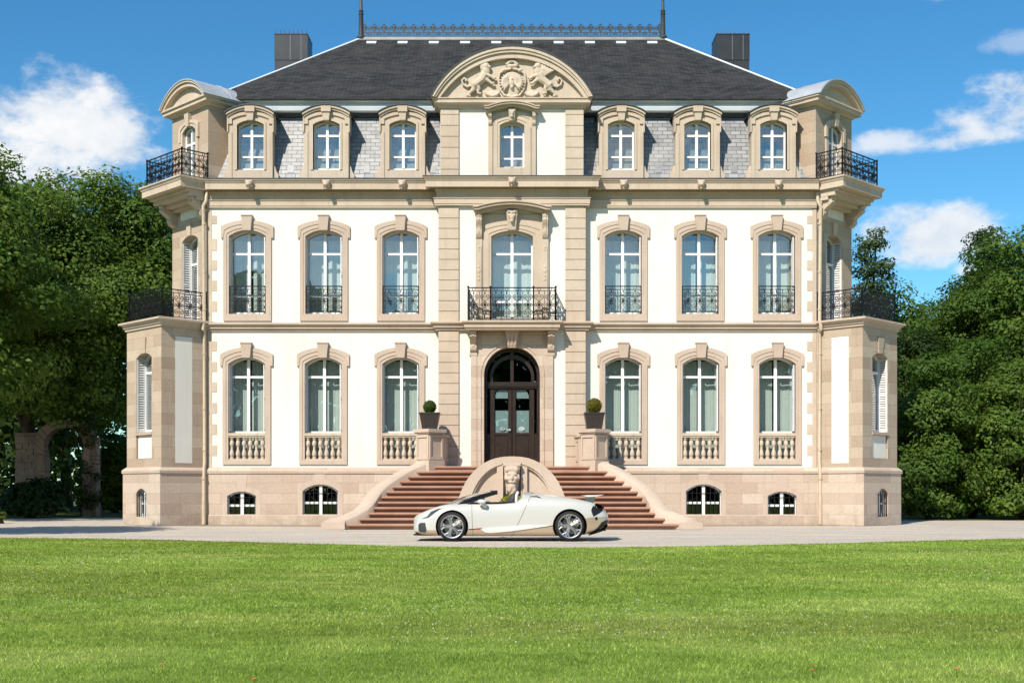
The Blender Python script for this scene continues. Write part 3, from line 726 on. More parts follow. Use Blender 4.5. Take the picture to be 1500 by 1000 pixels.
for s in (-1, 1):
    mb = MB(); x0, x1 = (.045, .66); zz = (PT+.01, ZC(634), ZC(600), ZC(582), ZC(562), zt0-.005)
    L = lambda a_, b_, z_0, z_1, ya, yb: mb.box(min(s*a_,s*b_), max(s*a_,s*b_), ya, yb, z_0, z_1)
    L(.012, .125, zz[0], zz[5], dy-.03, dy+.06); L(.60, .658, zz[0], zz[5], dy-.03, dy+.06)
    L(.125, .60, zz[0], zz[1], dy-.0, dy+.05); L(.17, .56, zz[0]+.18, zz[1]-.16, dy-.02, dy+.0); L(.125, .60, zz[1]-.05, zz[1]+.03, dy-.028, dy+.06); L(.125,.60, zz[0], zz[0]+.12, dy-.028, dy+.055)
    L(.125, .60, zz[5]-.05, zz[5], dy-.028, dy+.06)
    leaf = mb.build('door_leaf', M['door'], door)
    g = MB(); g.box(min(s*.12,s*.605), max(s*.12,s*.605), dy+.02, dy+.03, zz[1], zz[5]-.02)
    g.build('door_pane', M['glass'], door)
    q = MB(); q.box(min(s*.13,s*.585), max(s*.13,s*.585), dy+.04, dy+.05, zz[1]+.03, ZC(600))
    arcp = [(s*.14, ZC(582)), (s*.585, ZC(582))] + [(s*(.14+.445*math.cos(t_)), ZC(582)+.42*math.sin(t_)) for t_ in np.linspace(0, math.pi/2, 9)]
    q.prism(arcp[0:1] + arcp[2:], dy+.04, dy+.05)
    q.build('door_blind', M['door_blind'], door)
    e = MB(); ex, ez = s*.33, ZC(627)
    e.prism([(ex+.105*math.cos(t_), ez+.075*math.sin(t_)) for t_ in np.linspace(0, 2*math.pi, 20)[:-1]], dy+.006, dy+.018)
    st = e.build('door_sticker', M['sticker_dark'] if s < 0 else M['sticker'], door)
    e2 = MB(); e2.ring([(ex+.07*math.cos(t_), ez+.048*math.sin(t_)) for t_ in np.linspace(0, 2*math.pi, 20)[:-1]], [(ex+.082*math.cos(t_), ez+.057*math.sin(t_)) for t_ in np.linspace(0, 2*math.pi, 20)[:-1]], dy+.001, dy+.006, closed=True)
    for z_ in (-.02, 0, .02): e2.box(ex-.035, ex-.012, dy+.001, dy+.006, ez+z_-.004, ez+z_+.004)
    e2.box(ex-.038, ex-.030, dy+.0012, dy+.0062, ez-.024, ez+.024); e2.box(ex+.006, ex+.014, dy+.001, dy+.006, ez-.024, ez+.024)
    for z_ in (-.013, .012): e2.ring([(ex+.020+.009*math.cos(t_), ez+z_+.009*math.sin(t_)) for t_ in np.linspace(0,6.283,10)[:-1]], [(ex+.020+.015*math.cos(t_), ez+z_+.013*math.sin(t_)) for t_ in np.linspace(0,6.283,10)[:-1]], dy+.001, dy+.006, closed=True)
    e2.build('door_sticker_mark', M['sticker'] if s < 0 else M['sticker_dark'], door)
mb = MB(); mb.ball((-.075, dy-.06, ZC(629)), .045, 8, 6); mb.tube([(-.075,dy-.03,ZC(629)),(-.075,dy-.10,ZC(629)),(-.20,dy-.10,ZC(629)+.01)], .018, 6); mb.build('door_handle', M['zinc'], door)
# ================================================================ ROOFS
MY0, MZ0, MY1, MZ1 = .20, 11.75, 1.00, 14.27
mb = MB()
mp = [(-10.9,11.4),(-10.9,.0),(10.9,.0),(10.9,11.4)]
mb.sweep(mp, [(-MY0,MZ0),(-MY1,MZ1),(-2.2,MZ1),(-2.2,MZ0)])
mb.build('mansard_roof', M['slate_wall'], mansion)
for u in (-326, -214, -117, 108, 216, 327):     # lead hatches low on the slates
    x = u*.0235; mb = MB(); q_ = lambda z_: MY0+(MY1-MY0)*(z_-MZ0)/(MZ1-MZ0); y0_, y1_ = q_(12.15), q_(12.42); mb.add([(x-.11,y0_,12.15),(x+.11,y0_,12.15),(x+.11,y1_,12.42),(x-.11,y1_,12.42),(x-.11,y0_+.05,12.15),(x+.11,y0_+.05,12.15),(x+.11,y1_+.05,12.42),(x-.11,y1_+.05,12.42)], [(0,1,2,3),(4,7,6,5),(0,4,5,1),(1,5,6,2),(2,6,7,3),(3,7,4,0)])
    mb.v = [(x_, y_-.015, z_) for x_, y_, z_ in mb.v]; mb.build('roof_hatch', M['hatch'], mansion)
EY, EZ, RY, RZ, RX, EX = .50, 14.79, 6.0, 18.85, 5.93, 10.55
def zpx(py, y): return HC + (720-py)*(D+y)/F
mb = MB()     # boarded zinc eaves
mb.sweep(mp, [(-1.2,MZ1-.02),(-.92,MZ1-.02),(-.82,MZ1+.03),(-.82,MZ1+.10),(-1.2,MZ1+.10)], mi=1)
mb.sweep(mp, [(-1.3,MZ1+.10),(-.72,MZ1+.10),(-.68,MZ1+.14),(-.64,MZ1+.27),(-.68,MZ1+.30),(-.76,MZ1+.31),(-.76,MZ1+.42),(-.6,MZ1+.44),(-.56,MZ1+.52),(-1.3,MZ1+.52)])
mb.build('eaves_gutter', [M['zinc_white'], M['lead']], mansion)
mb = MB()
E = [(-EX,EY,EZ),(EX,EY,EZ),(EX,11.2,EZ),(-EX,11.2,EZ)]; Rg = [(-RX,RY,RZ),(RX,RY,RZ)]
Eb = [(x,y,EZ-.05) for x, y, z in E]
mb.add(E+Rg+Eb, [(0,1,5,4),(1,2,5),(2,3,4,5),(3,0,4),(9,8,7,6),(0,6,7,1),(1,7,8,2),(2,8,9,3),(3,9,6,0)])
roof = mb.build('roof', M['slate_roof'], mansion)
mb = MB()
for s in (-1, 1):
    mb = MB(); mb.tube([(s*EX,EY,EZ+.0),(s*RX,RY,RZ+.02),(s*EX,11.2,EZ)], .042, 6)
    mb.build('hip_flashing', M['zinc_white'], roof)
MB().box(-RX-.05, RX+.05, RY-.10, RY+.10, RZ-.07, RZ+.04).build('ridge_flashing', M['ridge_zinc'], roof)
mb = MB().box(-.38*.5, .38*.5, -.10, .10, 0, .07)
v0 = mb.build('roof_vent', M['zinc_white'], roof)
for i in range(10):
    v = v0 if i == 0 else v0.copy()
    if i: COL.objects.link(v); v.parent = roof
    v.location = (-5.45 + i*1.21, RY-.46, RZ-.36); v.rotation_euler = (R(37.5), 0, 0)
# cresting
mb = MB(); z = RZ+.07
mb.bar((-RX+.1,RY,z+.03), (RX-.1,RY,z+.03), .03); mb.bar((-RX+.1,RY,z+.17), (RX-.1,RY,z+.17), .02)
n = 30; p = 2*(RX-.15)/n
for i in range(n+1):
    x = -RX+.15 + i*p
    mb.tube([(x,RY,z),(x,RY,z+.50)], [.034,.02], 4); mb.ball((x,RY,z+.50), .03, 6, 4)
    for s in (-1, 1):
        mb.tube(scroll_pts(x+s*.11, z+.33, .075, 1.1, R(180) if s > 0 else 0, -s, 10), .022, 4); mb.tube([(x,RY,z+.26),(x+s*.10,RY,z+.44)], .022, 4); mb.tube([(x,RY,z+.36),(x+s*.06,RY,z+.50)], .018, 4)
    if i < n:
        cx = x+p/2
        mb.tube([(cx+p*.46*math.cos(t_),RY,z+.17+.17*math.sin(t_)) for t_ in np.linspace(0,math.pi,9)], .024, 4); mb.tube([(cx,RY,z+.1),(cx,RY,z+.42)], .022, 4)
        for s in (-1, 1): mb.tube(scroll_pts(cx+s*.07, z+.13, .06, 1.1, R(90), s, 9), .02, 4)
mb.v = [(x, RY if abs(y) < 1e-9 else y, z_) for x, y, z_ in mb.v]
for i, vv in enumerate(mb.v):
    if abs(vv[1]) < .2: mb.v[i] = (vv[0], vv[1]+RY, vv[2])
mb.build('cresting', M['iron_grey'], roof)
for s in (-1, 1):
    prof = [(.17,0),(.17,.06),(.10,.12),(.085,.9),(.11,.95),(.075,1.0),(.10,1.06),(.06,1.12),(.045,1.9),(.07,1.95),(.07,2.0),(.03,2.06),(.015,3.2)]
    f = MB().lathe(prof, 10).build('finial', M['iron_grey'] if s > 0 else M['lead'], roof, smooth=40); f.location = (s*(RX-.02), RY, RZ+.02)
# chimneys (their sheet-metal cladding)
def chimney(s):
    cx = s*9.19; y0, y1, zt, zm = 9.0, 10.2, zpx(50, 9), zpx(89, 9)
    mb = MB().box(cx-.68, cx+.68, y0+.01, y1, 13.5, zm); mb.box(cx-.67, cx+.67, y0+.02, y1-.01, zm, zm+.03); mb.box(cx-.69, cx+.69, y0, y1+.01, zm+.03, zt)
    for dx in (-.03, .42): mb.box(cx+dx-.008, cx+dx+.008, y0-.012, y0+.01, zm+.03, zt-.04, 1)
    mb.box(cx-.70, cx+.70, y0-.015, y1+.02, zt-.03, zt+.015)
    c = mb.build('chimney', [M['chimney'], M['hatch']], roof)
    mb = MB()
    mb.box(cx-.66,cx+.66,y0+.06,y0+.10,zt+.012,zt+.04); mb.box(cx-.66,cx+.66,y1-.10,y1-.06,zt+.012,zt+.04); mb.box(cx-.66,cx-.62,y0+.10,y1-.10,zt+.012,zt+.04); mb.box(cx+.62,cx+.66,y0+.10,y1-.10,zt+.012,zt+.04)
    for k in range(8): mb.lathe([(.022,0),(.018,.06),(.004,.24)], 5, (cx-.64+k*.183, y0+.08, zt+.01)); mb.lathe([(.022,0),(.018,.06),(.004,.24)], 5, (cx-.64+k*.183, y1-.08, zt+.01))
    mb.build('chimney_spikes', M['lead'], c)
chimney(-1); chimney(1)
# ================================================================ DORMERS
def dormer():
    k = .023625; w2, zb, zs, za = 19.5*k, .483, 2.03, 2.18
    mb = MB(); a = arch(w2, zs, za, 12); W = 32*k; ys = .40
    # face slab round the opening
    oo = arch(W, 2.36, 2.58, 12)
    mb.ring([(-w2,zb)] + a + [(w2,zb)], [(-W,zb)] + oo + [(W,zb)], 0, ys)
    mb.box(-W, W, .002, ys, 0, zb)
    mb.ring([(-w2,zb)] + a + [(w2,zb)], [(-w2-.07,zb)] + [(x*(w2+.07)/w2, z+.07) for x, z in a] + [(w2+.07,zb)], -.03, .2)
    mb.ring([(-w2-.17,2.05)] + [(x*(w2+.17)/w2, z+.19) for x, z in a] + [(w2+.17,2.05)], [(-W,2.05)] + [(x*W/w2, z+.28) for x, z in a] + [(W,2.05)], -.05, .2)
    mb.ring([(x*1.0, z-.13) for x, z in arch(W+.02, 2.40, 2.66, 14)], arch(W+.02, 2.40, 2.66, 14), -.09, .3); mb.ring([(x, z-.065) for x, z in arch(W+.06, 2.40, 2.66, 14)], arch(W+.06, 2.40, 2.665, 14), -.14, .3)
    for s in (-1, 1):
        mb.box(min(s*W, s*(W+.045)), max(s*W, s*(W+.045)), -.06, ys-.01, 1.77, 2.40)
        mb.box(min(s*(W-.12), s*(W+.005)), max(s*(W-.12), s*(W+.005)), -.025, .2, .0, 1.77)
        mb.prism([(s*W,0),(s*(W+.34),0),(s*(W+.34),.10),(s*(W+.25),.14),(s*(W+.19),.24),(s*(W+.20),.34),(s*(W+.12),.44),(s*(W+.07),.62),(s*W,.66)], .06, .3)
    mb.hexa([(-.10,-.13,za-.02),(.10,-.13,za-.02),(.10,.1,za-.02),(-.10,.1,za-.02)], [(-.13,-.14,za+.26),(.13,-.14,za+.26),(.13,.1,za+.26),(-.13,.1,za+.26)]); mb.box(-.165,.165,-.18,.1,za+.26,za+.45)
    d = mb.build('dormer', M['stone'], mansion)
    r = MB(); r.ring([(x, z+.0) for x, z in arch(W+.10, 2.40, 2.672, 14)], [(x, z+.035) for x, z in arch(W+.115, 2.40, 2.672, 14)], -.17, 1.7)
    for s in (-1, 1): r.box(min(s*(W-.03), s*(W-.10)), max(s*(W-.03), s*(W-.10)), ys, 1.7, 0, 2.42)
    r.prism([(-W+.05,2.36)] + arch(W-.05, 2.40, 2.64, 14) + [(W-.05,2.36)], ys+.002, 1.7)
    r.build('dormer_roof', M['lead'], d)
    j = joinery(w2, zs-zb, za-zb, 1.71-zb, ((.98-zb,.06),), .24, .06, .09).build('window', M['white_paint'], d); j.location = (0,0,zb)
    p = pane_mb(w2, zs-zb, za-zb, .28).build('pane', M['glass'], d); p.location = (0,0,zb)
    mb = MB().box(-w2-.3, w2+.3, .75, .78, .0, za-zb+.2); c = mb.build('blind', M['blind'], d); c.location = (0,0,zb)
    return d
d0 = dormer()
for i, u in enumerate((-383, -271.8, -160, 160, 271.8, 383)): put(d0 if i == 0 else copy_tree(d0, mansion), u*.02346, .05, 11.70)
# lace behind two of the dormer panes is left to the blinds
# ================================================================ CORNER BAYS
A45 = R(45)
def bay(s):
    """s=-1 left, +1 right ; local frame: x to the right when facing the diagonal face, y into the building"""
    loc = Vector((s*11.275, .845, 0)); rz = s*A45
    T = Matrix.Translation(loc) @ Matrix.Rotation(rz, 4, 'Z')
    H = 1.195; B0, B1 = -1.76, .9; BH = 1.175
    def place(o): o.location = loc; o.rotation_euler = (0,0,rz); return o
    inner = -s          # local x sign of the side next to the front
    # --- ground-floor box
    mb = MB(); wz0, wza, wzs = 3.155, 5.85, 5.68; ww = .52
    mb.wall(-BH, BH, B0, B0+.45, PT-.1, 6.72, [(-ww-.01, ww+.01, 2.26, wza)])
    for q in (-1, 1): mb.box(min(q*BH,q*(BH-.45)), max(q*BH,q*(BH-.45)), B0+.45, B1, PT-.1, 6.72)
    a = arch(ww, wzs, wza, 10)
    mb.prism(a + [(ww+.02,wza+.02),(-ww-.02,wza+.02)], B0+.001, B0+.44)
    mb.hexa([(-.13,B0-.03,wza-.02),(.13,B0-.03,wza-.02),(.13,B0+.2,wza-.02),(-.13,B0+.2,wza-.02)], [(-.19,B0-.06,wza+.50),(.19,B0-.06,wza+.50),(.19,B0+.2,wza+.50),(-.19,B0+.2,wza+.50)])
    for q in (-1,1): mb.box(min(q*.22,q*.42), max(q*.22,q*.42), B0-.006, B0+.2, wza+.02, wza+.46)
    mb.box(-ww-.04, ww+.04, B0-.03, B0+.4, wz0-.10, wz0)
    mb.box(-BH+.4, BH-.4, B0+.45, B1, 6.4, 6.72)
    # upper shaft: first floor and attic
    fz0, fzs, fza, fw = 6.95, 9.92, 10.10, .53
    az0, azs_, aza_, aw_ = 11.85, 13.72, 13.90, .43
    mb.wall(-H, H, 0, .45, 6.7, 14.42, [(-fw-.01, fw+.01, fz0, fza), (-aw_-.01, aw_+.01, az0, aza_)])
    for q in (-1, 1): mb.box(min(q*H,q*(H-.45)), max(q*H,q*(H-.45)), .45, 2.6, 6.7, 14.42)
    mb.prism(arch(fw, fzs, fza, 10) + [(fw+.02,fza+.02),(-fw-.02,fza+.02)], .001, .44)
    mb.prism(arch(aw_, azs_, aza_, 10) + [(aw_+.02,aza_+.02),(-aw_-.02,aza_+.02)], .001, .44)
    o = place(mb.build('corner_bay', M['ashlar_tower'], mansion))
    # dressed parts
    mb = MB()
    mb.hexa([(-.10,-.05,fza-.02),(.10,-.05,fza-.02),(.10,.2,fza-.02),(-.10,.2,fza-.02)], [(-.15,-.08,fza+.40),(.15,-.08,fza+.40),(.15,.2,fza+.40),(-.15,.2,fza+.40)])
    place(mb.build('bay_keystone', M['stone'], o)); mb = MB(); a = arch(aw_, azs_, aza_, 10)
    mb.ring([(-aw_,az0)] + a + [(aw_,az0)], [(-aw_-.16,az0)] + [(x*(aw_+.16)/aw_, z+.15) for x, z in a] + [(aw_+.16,az0)], -.05, .1)
    mb.ring([(-aw_-.10,azs_-.3)] + [(x*(aw_+.10)/aw_, z+.10) for x, z in a] + [(aw_+.10,azs_-.3)], [(-aw_-.22,azs_-.3)] + [(x*(aw_+.22)/aw_, z+.20) for x, z in a] + [(aw_+.22,azs_-.3)], -.08, .1)
    mb.hexa([(-.09,-.12,aza_-.02),(.09,-.12,aza_-.02),(.09,.1,aza_-.02),(-.09,.1,aza_-.02)], [(-.14,-.16,aza_+.42),(.14,-.16,aza_+.42),(.14,.1,aza_+.42),(-.14,.1,aza_+.42)])
    place(mb.build('bay_window_surround', M['stone'], o)); 
    # plinth of the bay
    mb = MB(); q = .10
    bw_, bz0, bzs, bza = .34, .28, 1.06, 1.24
    mb.wall(-BH-q, BH+q, B0-q, B0+.35, 0, PT-.22, [(-bw_-.02, bw_+.02, bz0, bza)])
    for r_ in (-1, 1): mb.box(min(r_*(BH+q),r_*(BH-.35)), max(r_*(BH+q),r_*(BH-.35)), B0+.35, B1, 0, PT-.22)
    mb.prism(arch(bw_, bzs, bza, 10) + [(bw_+.03,bza+.02),(-bw_-.03,bza+.02)], B0-q+.001, B0+.34)
    path = [(-BH,B1),(-BH,B0),(BH,B0),(BH,B1)]
    mb.sweep(path, [(.10,PT-.22),(.135,PT-.21),(.135,PT-.12),(.08,PT-.05),(.03,PT-.02),(.03,PT),(-.3,PT),(-.3,PT-.22)])
    place(mb.build('bay_plinth', M['ashlar'], o))
    # white panels
    x0, x1 = inner*(BH-.02), inner*(BH+.006)
    place(MB().box(min(x0,x1), max(x0,x1), -1.24, -.60, 2.10, 6.36).build('bay_panel', M['stucco'], o))
    place(MB().box(-ww+.03, ww-.03, B0+.06, B0+.2, 2.27, wz0-.11).build('bay_panel', M['stucco'], o))
    place(MB().box(-.62, .62, -.005, .1, 10.68, 10.98).build('bay_panel', M['stucco'], o))
    # terrace cornice
    mb = MB(); z1, z0 = 6.955, 6.66
    mb.sweep(path, [(.0,z0),(.05,z0),(.05,z0+.07),(.10,z0+.09),(.10,z0+.15),(.17,z1-.08),(.22,z1-.075),(.22,z1-.015),(.17,z1),(-.3,z1+.005),(-.3,z0)])
    mb.box(-BH+.25, BH-.25, B0+.25, B1, z0+.02, z1-.002)
    place(mb.build('terrace_cornice', M['stone'], o))
    pth = [(-BH+.06,.0),(-BH+.06,B0+.06),(BH-.06,B0+.06),(BH-.06,.0)]
    place(railing(o, pth, .98, z1, .013, .38, 'terrace_railing'))
    # attic balcony with stepped corbel and consoles
    mb = MB(); p2 = [(-H-.04,.35),(-H-.04,-1.04),(H+.04,-1.04),(H+.04,.35)]; zc0, zc1 = 11.42, 11.784
    mb.sweep(p2, [(-.3,zc0),(.08,zc0),(.08,zc0+.20),(.10,zc0+.21),(.14,zc1-.07),(.17,zc1-.06),(.17,zc1-.012),(.13,zc1),(-.3,zc1+.01)])
    mb.box(-H+.2, H-.2, -.85, .3, zc0+.02, zc1-.002)
    for k, (dd, za_, zb_) in enumerate(((.86,11.32,11.42),(.74,11.20,11.32),(.46,11.08,11.20),(.22,10.98,11.08))): mb.box(-H-.02+.01*k, H+.02-.01*k, -dd, .3, za_, zb_)
    place(mb.build('attic_balcony', M['stone'], o))
    for x in (-.98, .98):
        mb = MB(); mb.prism([(y*1.0, z+11.20) for y, z in console_poly(.70, .60)], x-.12, x+.14, 'x'); mb.prism([(y*1.04, z*.95+11.20) for y, z in console_poly(.70, .60)], x-.06, x+.06, 'x'); mb.tube([(x-.13,-.42,11.03),(x+.13,-.42,11.03)], .09, 10); place(mb.build('console', M['stone'], o))
    place(railing(o, [(-H+.02,.0),(-H+.02,-1.0),(H-.02,-1.0),(H-.02,.0)], .93, zc1, .013, .38, 'attic_railing'))
    # pediment and barrel roof
    mb = MB(); PZ = 14.42; hw = 1.50
    mb.sweep([(-H,2.4),(-H,0),(H,0),(H,2.4)], [(-.2,PZ-.04),(.04,PZ-.04),(.10,PZ+.02),(.24,PZ+.06),(.24,PZ+.17),(.30,PZ+.19),(.30,PZ+.25),(-.2,PZ+.25)])
    zb_, ap = PZ+.25, PZ+.98
    mb.ring(arch(hw-.20, zb_, ap-.20, 20), arch(hw-.07, zb_, ap-.07, 20), -.28, .3); mb.ring(arch(hw-.07, zb_, ap-.07, 20), arch(hw, zb_, ap, 20), -.34, .3)
    mb.prism(arch(hw-.14, zb_-.002, ap-.14, 20), -.10, .3)
    place(mb.build('bay_pediment', M['stone'], o))
    mb = MB(); mb.ring(arch(hw-.02, zb_, ap+.002, 20), arch(hw+.03, zb_, ap+.045, 20), -.37, 3.0)
    for yy in (.75, 1.5): mb.ring(arch(hw+.02, zb_, ap+.04, 20), arch(hw+.045, zb_, ap+.065, 20), yy, yy+.04)
    mb.prism(arch(hw-.03, zb_-.1, ap-.01, 20), .3, 3.0)
    place(mb.build('barrel_roof', M['zinc'], o, smooth=30))
    for ch in o.children: ch.location = (0,0,0); ch.rotation_euler = (0,0,0)
    # windows of the bay
    def win(w2, zs, za, zt, zfoot, y, shut):
        j = joinery(w2, zs, za, zt, (), .34 if shut else .09, .055, .09).build('window', M['white_paint'], mansion)
        pane_mb(w2, zs, za, .38 if shut else .13).build('pane', M['glass'], j)
        mb = MB().box(-w2-.1, w2+.1, .55, .57, 0, za); mb.build('blind', M['blind'], j)
        if shut:
            for q in (-1, 1):
                ang = R(86)
                mb = MB(Matrix.Translation((q*(w2-.004), .025, .02)) @ Matrix.Rotation(-ang if q > 0 else ang, 4, 'Z') @ Matrix.Translation((-q*.16, 0, 0)))
                louvre(mb, .32, zs); mb.build('shutter', M['shutter'], j)
        pos = T @ Vector((0, y, zfoot)); put(j, pos.x, pos.y, pos.z, rz); return j
    win(ww, wzs-wz0, wza-wz0, 2.05, wz0, B0, True); win(fw, fzs-fz0, fza-fz0, 2.2, fz0, 0, True); win(aw_, azs_-az0, aza_-az0, 1.45, az0, 0, False)
    j = joinery(bw_, bzs-bz0, bza-bz0, .45, (), .16, .05, .10).build('window', M['white_paint'], mansion)
    pane_mb(bw_, bzs-bz0, bza-bz0, .2).build('pane', M['glass_dark'], j)
    mb = MB(); mb.bar((-bw_,.02,.07),(bw_,.02,.07),.016); mb.bar((-bw_,.02,bzs-bz0-.04),(bw_,.02,bzs-bz0-.04),.016)
    for k in range(5): x = -bw_+.07+(2*bw_-.14)*k/4; mb.bar((x,.02,0),(x,.02,bzs-bz0+.1),.018)
    mb.build('window_bars', M['iron'], j); MB().box(-bw_-.1,bw_+.1,.6,.63,-.1,bza-bz0+.1).build('shade_backing', M['dark'], j)  # dark board paints the shade inside the cellar opening
    pos = T @ Vector((0, B0-q, bz0)); put(j, pos.x, pos.y, pos.z, rz)
    # downpipe in the inner corner
    x = s*(C0+.03); mb = MB(); yp = -.13
    pts = [(x,-.10,Z(283)),(x,-.16,Z(296)),(x+s*.10,-.16,Z(304)),(x+s*.10,yp,Z(316)),(x+s*.07,yp,Z(470)),(x+s*.07,-.30,Z(473)),(x+s*.07,-.30,Z(484)),(x+s*.07,yp,Z(488)),(x+s*.06,yp,Z(676)),(x+s*.06,-.24,Z(690)),(x+s*.06,-.24,.02)]
    mb.tube(pts, .062, 10)
    for pz in (330, 400, 455, 520, 600, 660): mb.tube([(x+s*.07,yp,Z(pz)),(x+s*.07,yp,Z(pz)+.05)], .078, 10)
    mb.tube([(x+s*.06,-.24,Z(702)),(x+s*.06,-.24,Z(702)+.07)], .08, 10); mb.tube([(x+s*.06,-.24,.02),(x+s*.06,-.24,.9)], .072, 10)
    mb.build('downpipe', M['pipe'], mansion, smooth=40)
bay(-1); bay(1)
# ================================================================ PERRON (part of the mansion)
hwpx = [123, 141, 153.5, 165.5, 177, 186.5, 193, 198.5, 203, 209.5, 224, 250]
def step_y(i): return -(1.55 + .33*i)
def step_hw(i): return hwpx[i]*(D+step_y(i))/F
mb = MB(); mb.box(-2.75, 2.75, -1.5, -.31, 0, PT-.01)
for i in range(12): mb.box(-step_hw(i)+.04, step_hw(i)-.04, step_y(i)+.115, -.5, 0, 1.98-.165*i-.076)
stair = mb.build('perron', M['red_stone'], mansion)
for i in range(12):
    z = 1.98 - .165*i; y = step_y(i); hw = step_hw(i)
    yb = -.32 if i == 0 else y + .40
    pr = [(y+.03,z-.078),(y+.006,z-.070),(y-.006,z-.045),(y+.0,z-.015),(y+.022,z),(yb,z),(yb,z-.078)]
    st = MB().prism(pr, -hw, hw, 'x'); st.build('step', M['red_stone'], stair)
# sweeping side walls
for s in (-1, 1):
    mb = MB(); secs = []
    N = 34
    for k in range(N+1):
        f = 11.6*k/N - .3; fi = min(max(f, 0), 11); i0 = min(int(fi), 10); tt = fi-i0
        sm = [123,141,153.5,165.5,176.5,186,193,198.5,203.5,211,226,246]
        y = -(1.55+.33*f); hw = (sm[i0]*(1-tt)+sm[i0+1]*tt)*(D+y)/F - .02
        zt = max(.10, 1.98 - .165*f + .10); wd = .46 + (.25 if f > 9.5 else 0)*(f-9.5)/1.8
        secs.append([(s*hw,y,-.0),(s*hw,y,zt-.03),(s*(hw+.04),y,zt),(s*(hw+wd-.05),y,zt),(s*(hw+wd),y,zt-.04),(s*(hw+wd),y,0)])
    v = [p for q in secs for p in q]; fs = []
    for i in range(N):
        for k in range(6): fs.append((i*6+k, i*6+(k+1) % 6, (i+1)*6+(k+1) % 6, (i+1)*6+k))
    fs += [tuple(range(6)), tuple(range(N*6, N*6+6))]
    mb.add(v, fs); mb.build('stair_flank', M['stair_stone'], stair, smooth=50)
    # pedestal set cornerwise and the parapet running back to the wall
    ln = Matrix.Translation((s*2.74, -1.22, 0)) @ Matrix.Rotation(A45, 4, 'Z')
    mb = MB(ln); h = .30; z0, z1 = 1.80, Z(634, 1.6)
    mb.box(-h-.05, h+.05, -h-.05, h+.05, 0, 2.18); mb.box(-h, h, -h, h, 2.18, z1-.02)
    for rr in range(4):
        mb.M = ln @ Matrix.Rotation(rr*math.pi/2, 4, 'Z')
        for xa, xb, za_, zb_ in ((-h,-h+.07,2.2,z1-.05),(h-.07,h,2.2,z1-.05),(-h+.07,h-.07,2.2,2.29),(-h+.07,h-.07,z1-.14,z1-.05)): mb.box(xa+.0015, xb-.0015, -h-.035, -h+.01, za_, zb_)
    mb.M = ln; mb.box(-h-.06, h+.06, -h-.06, h+.06, z1-.02, z1+.03); mb.box(-h-.10, h+.10, -h-.10, h+.10, z1+.03, z1+.14)
    mb.M = None
    p0, p1 = Vector((s*2.55, -1.10)), Vector((s*2.30, -.36))
    pp = [p0, p0*.55+p1*.45+Vector((-s*.06,0)), p1]
    for a_, b_ in zip(pp[:-1], pp[1:]):
        L = (b_-a_).length; mb.M = Matrix.Translation((a_.x, a_.y, 0)) @ Matrix.Rotation(math.atan2(b_.y-a_.y, b_.x-a_.x), 4, 'Z')
        mb.box(-.02, L+.02, -.14, .14, 1.9, z1-.10); mb.box(-.03, L+.03, -.19, .19, z1-.10, z1-.02); mb.box(.12, L-.12, -.165, .165, 2.15, 2.25); mb.box(.12, L-.12, -.165, .165, z1-.25, z1-.18)
    mb.M = None; mb.box(min(s*2.16,s*2.50), max(s*2.16,s*2.50), -.52, -.30, 1.98, z1-.03); mb.box(min(s*2.12,s*2.54), max(s*2.12,s*2.54), -.56, -.30, z1-.03, z1+.05)
    mb.build('pedestal', M['stair_stone'], stair)
# half-round fountain wall with mask
FY = -5.0; fa, fb = 84*(D+FY)/F, Z(668, -FY)
def ell(a, b, z0=0., n=28): return [(a*math.copysign(abs(math.cos(t_))**.86, math.cos(t_)), z0 + b*math.sin(t_)**.92) for t_ in np.linspace(0, math.pi, n+1)]
mb = MB()
mb.prism(ell(fa-.03, fb-.03), FY+.16, FY+.60)
mb.ring(ell(fa-.36, fb-.22), ell(fa, fb), FY, FY+.62); mb.ring(ell(fa-.42, fb-.27), ell(fa-.355, fb-.215), FY+.05, FY+.3)
for s in (-1, 1):
    mb.box(min(s*.28,s*.46), max(s*.28,s*.46), FY+.03, FY+.3, .0, fb-.23); mb.box(min(s*.27,s*.30), max(s*.27,s*.30), FY-.0, FY+.3, 0, fb-.21)
fw_ = mb.build('fountain_wall', M['stair_stone'], stair)
mb = MB(); z = Z(700, 5.05)
mb.hexa([(-.17,FY-.10,z-.40),(.17,FY-.10,z-.40),(.17,FY+.3,z-.40),(-.17,FY+.3,z-.40)], [(-.25,FY-.16,z+.36),(.25,FY-.16,z+.36),(.25,FY+.3,z+.36),(-.25,FY+.3,z+.36)])
mb.box(-.27,.27,FY-.20,FY+.3,z+.36,z+.44)
y = FY-.19
for c, r in (((0,y,z+.03),(.17,.13,.24)),((0,y-.12,z+.0),(.045,.07,.09)),((-.085,y-.08,z+.12),(.075,.06,.035)),((.085,y-.08,z+.12),(.075,.06,.035)),((-.10,y-.07,z-.02),(.07,.07,.07)),((.10,y-.07,z-.02),(.07,.07,.07)),
    ((0,y-.10,z-.12),(.13,.05,.03)),((-.19,y,z+.02),(.05,.07,.11)),((.19,y,z+.02),(.05,.07,.11)),((0,y-.02,z-.25),(.13,.11,.12)),((-.07,y-.03,z-.36),(.07,.09,.10)),((.07,y-.03,z-.36),(.07,.09,.10)),((0,y,z-.46),(.10,.09,.10)),((0,y,z+.26),(.19,.10,.08)),((-.13,y-.03,z+.25),(.08,.08,.08)),((.13,y-.03,z+.25),(.08,.08,.08))):
    mb.ball(c, r, 10, 7)
organic('fountain_mask', mb, M['stair_stone'], fw_, .022, 1)
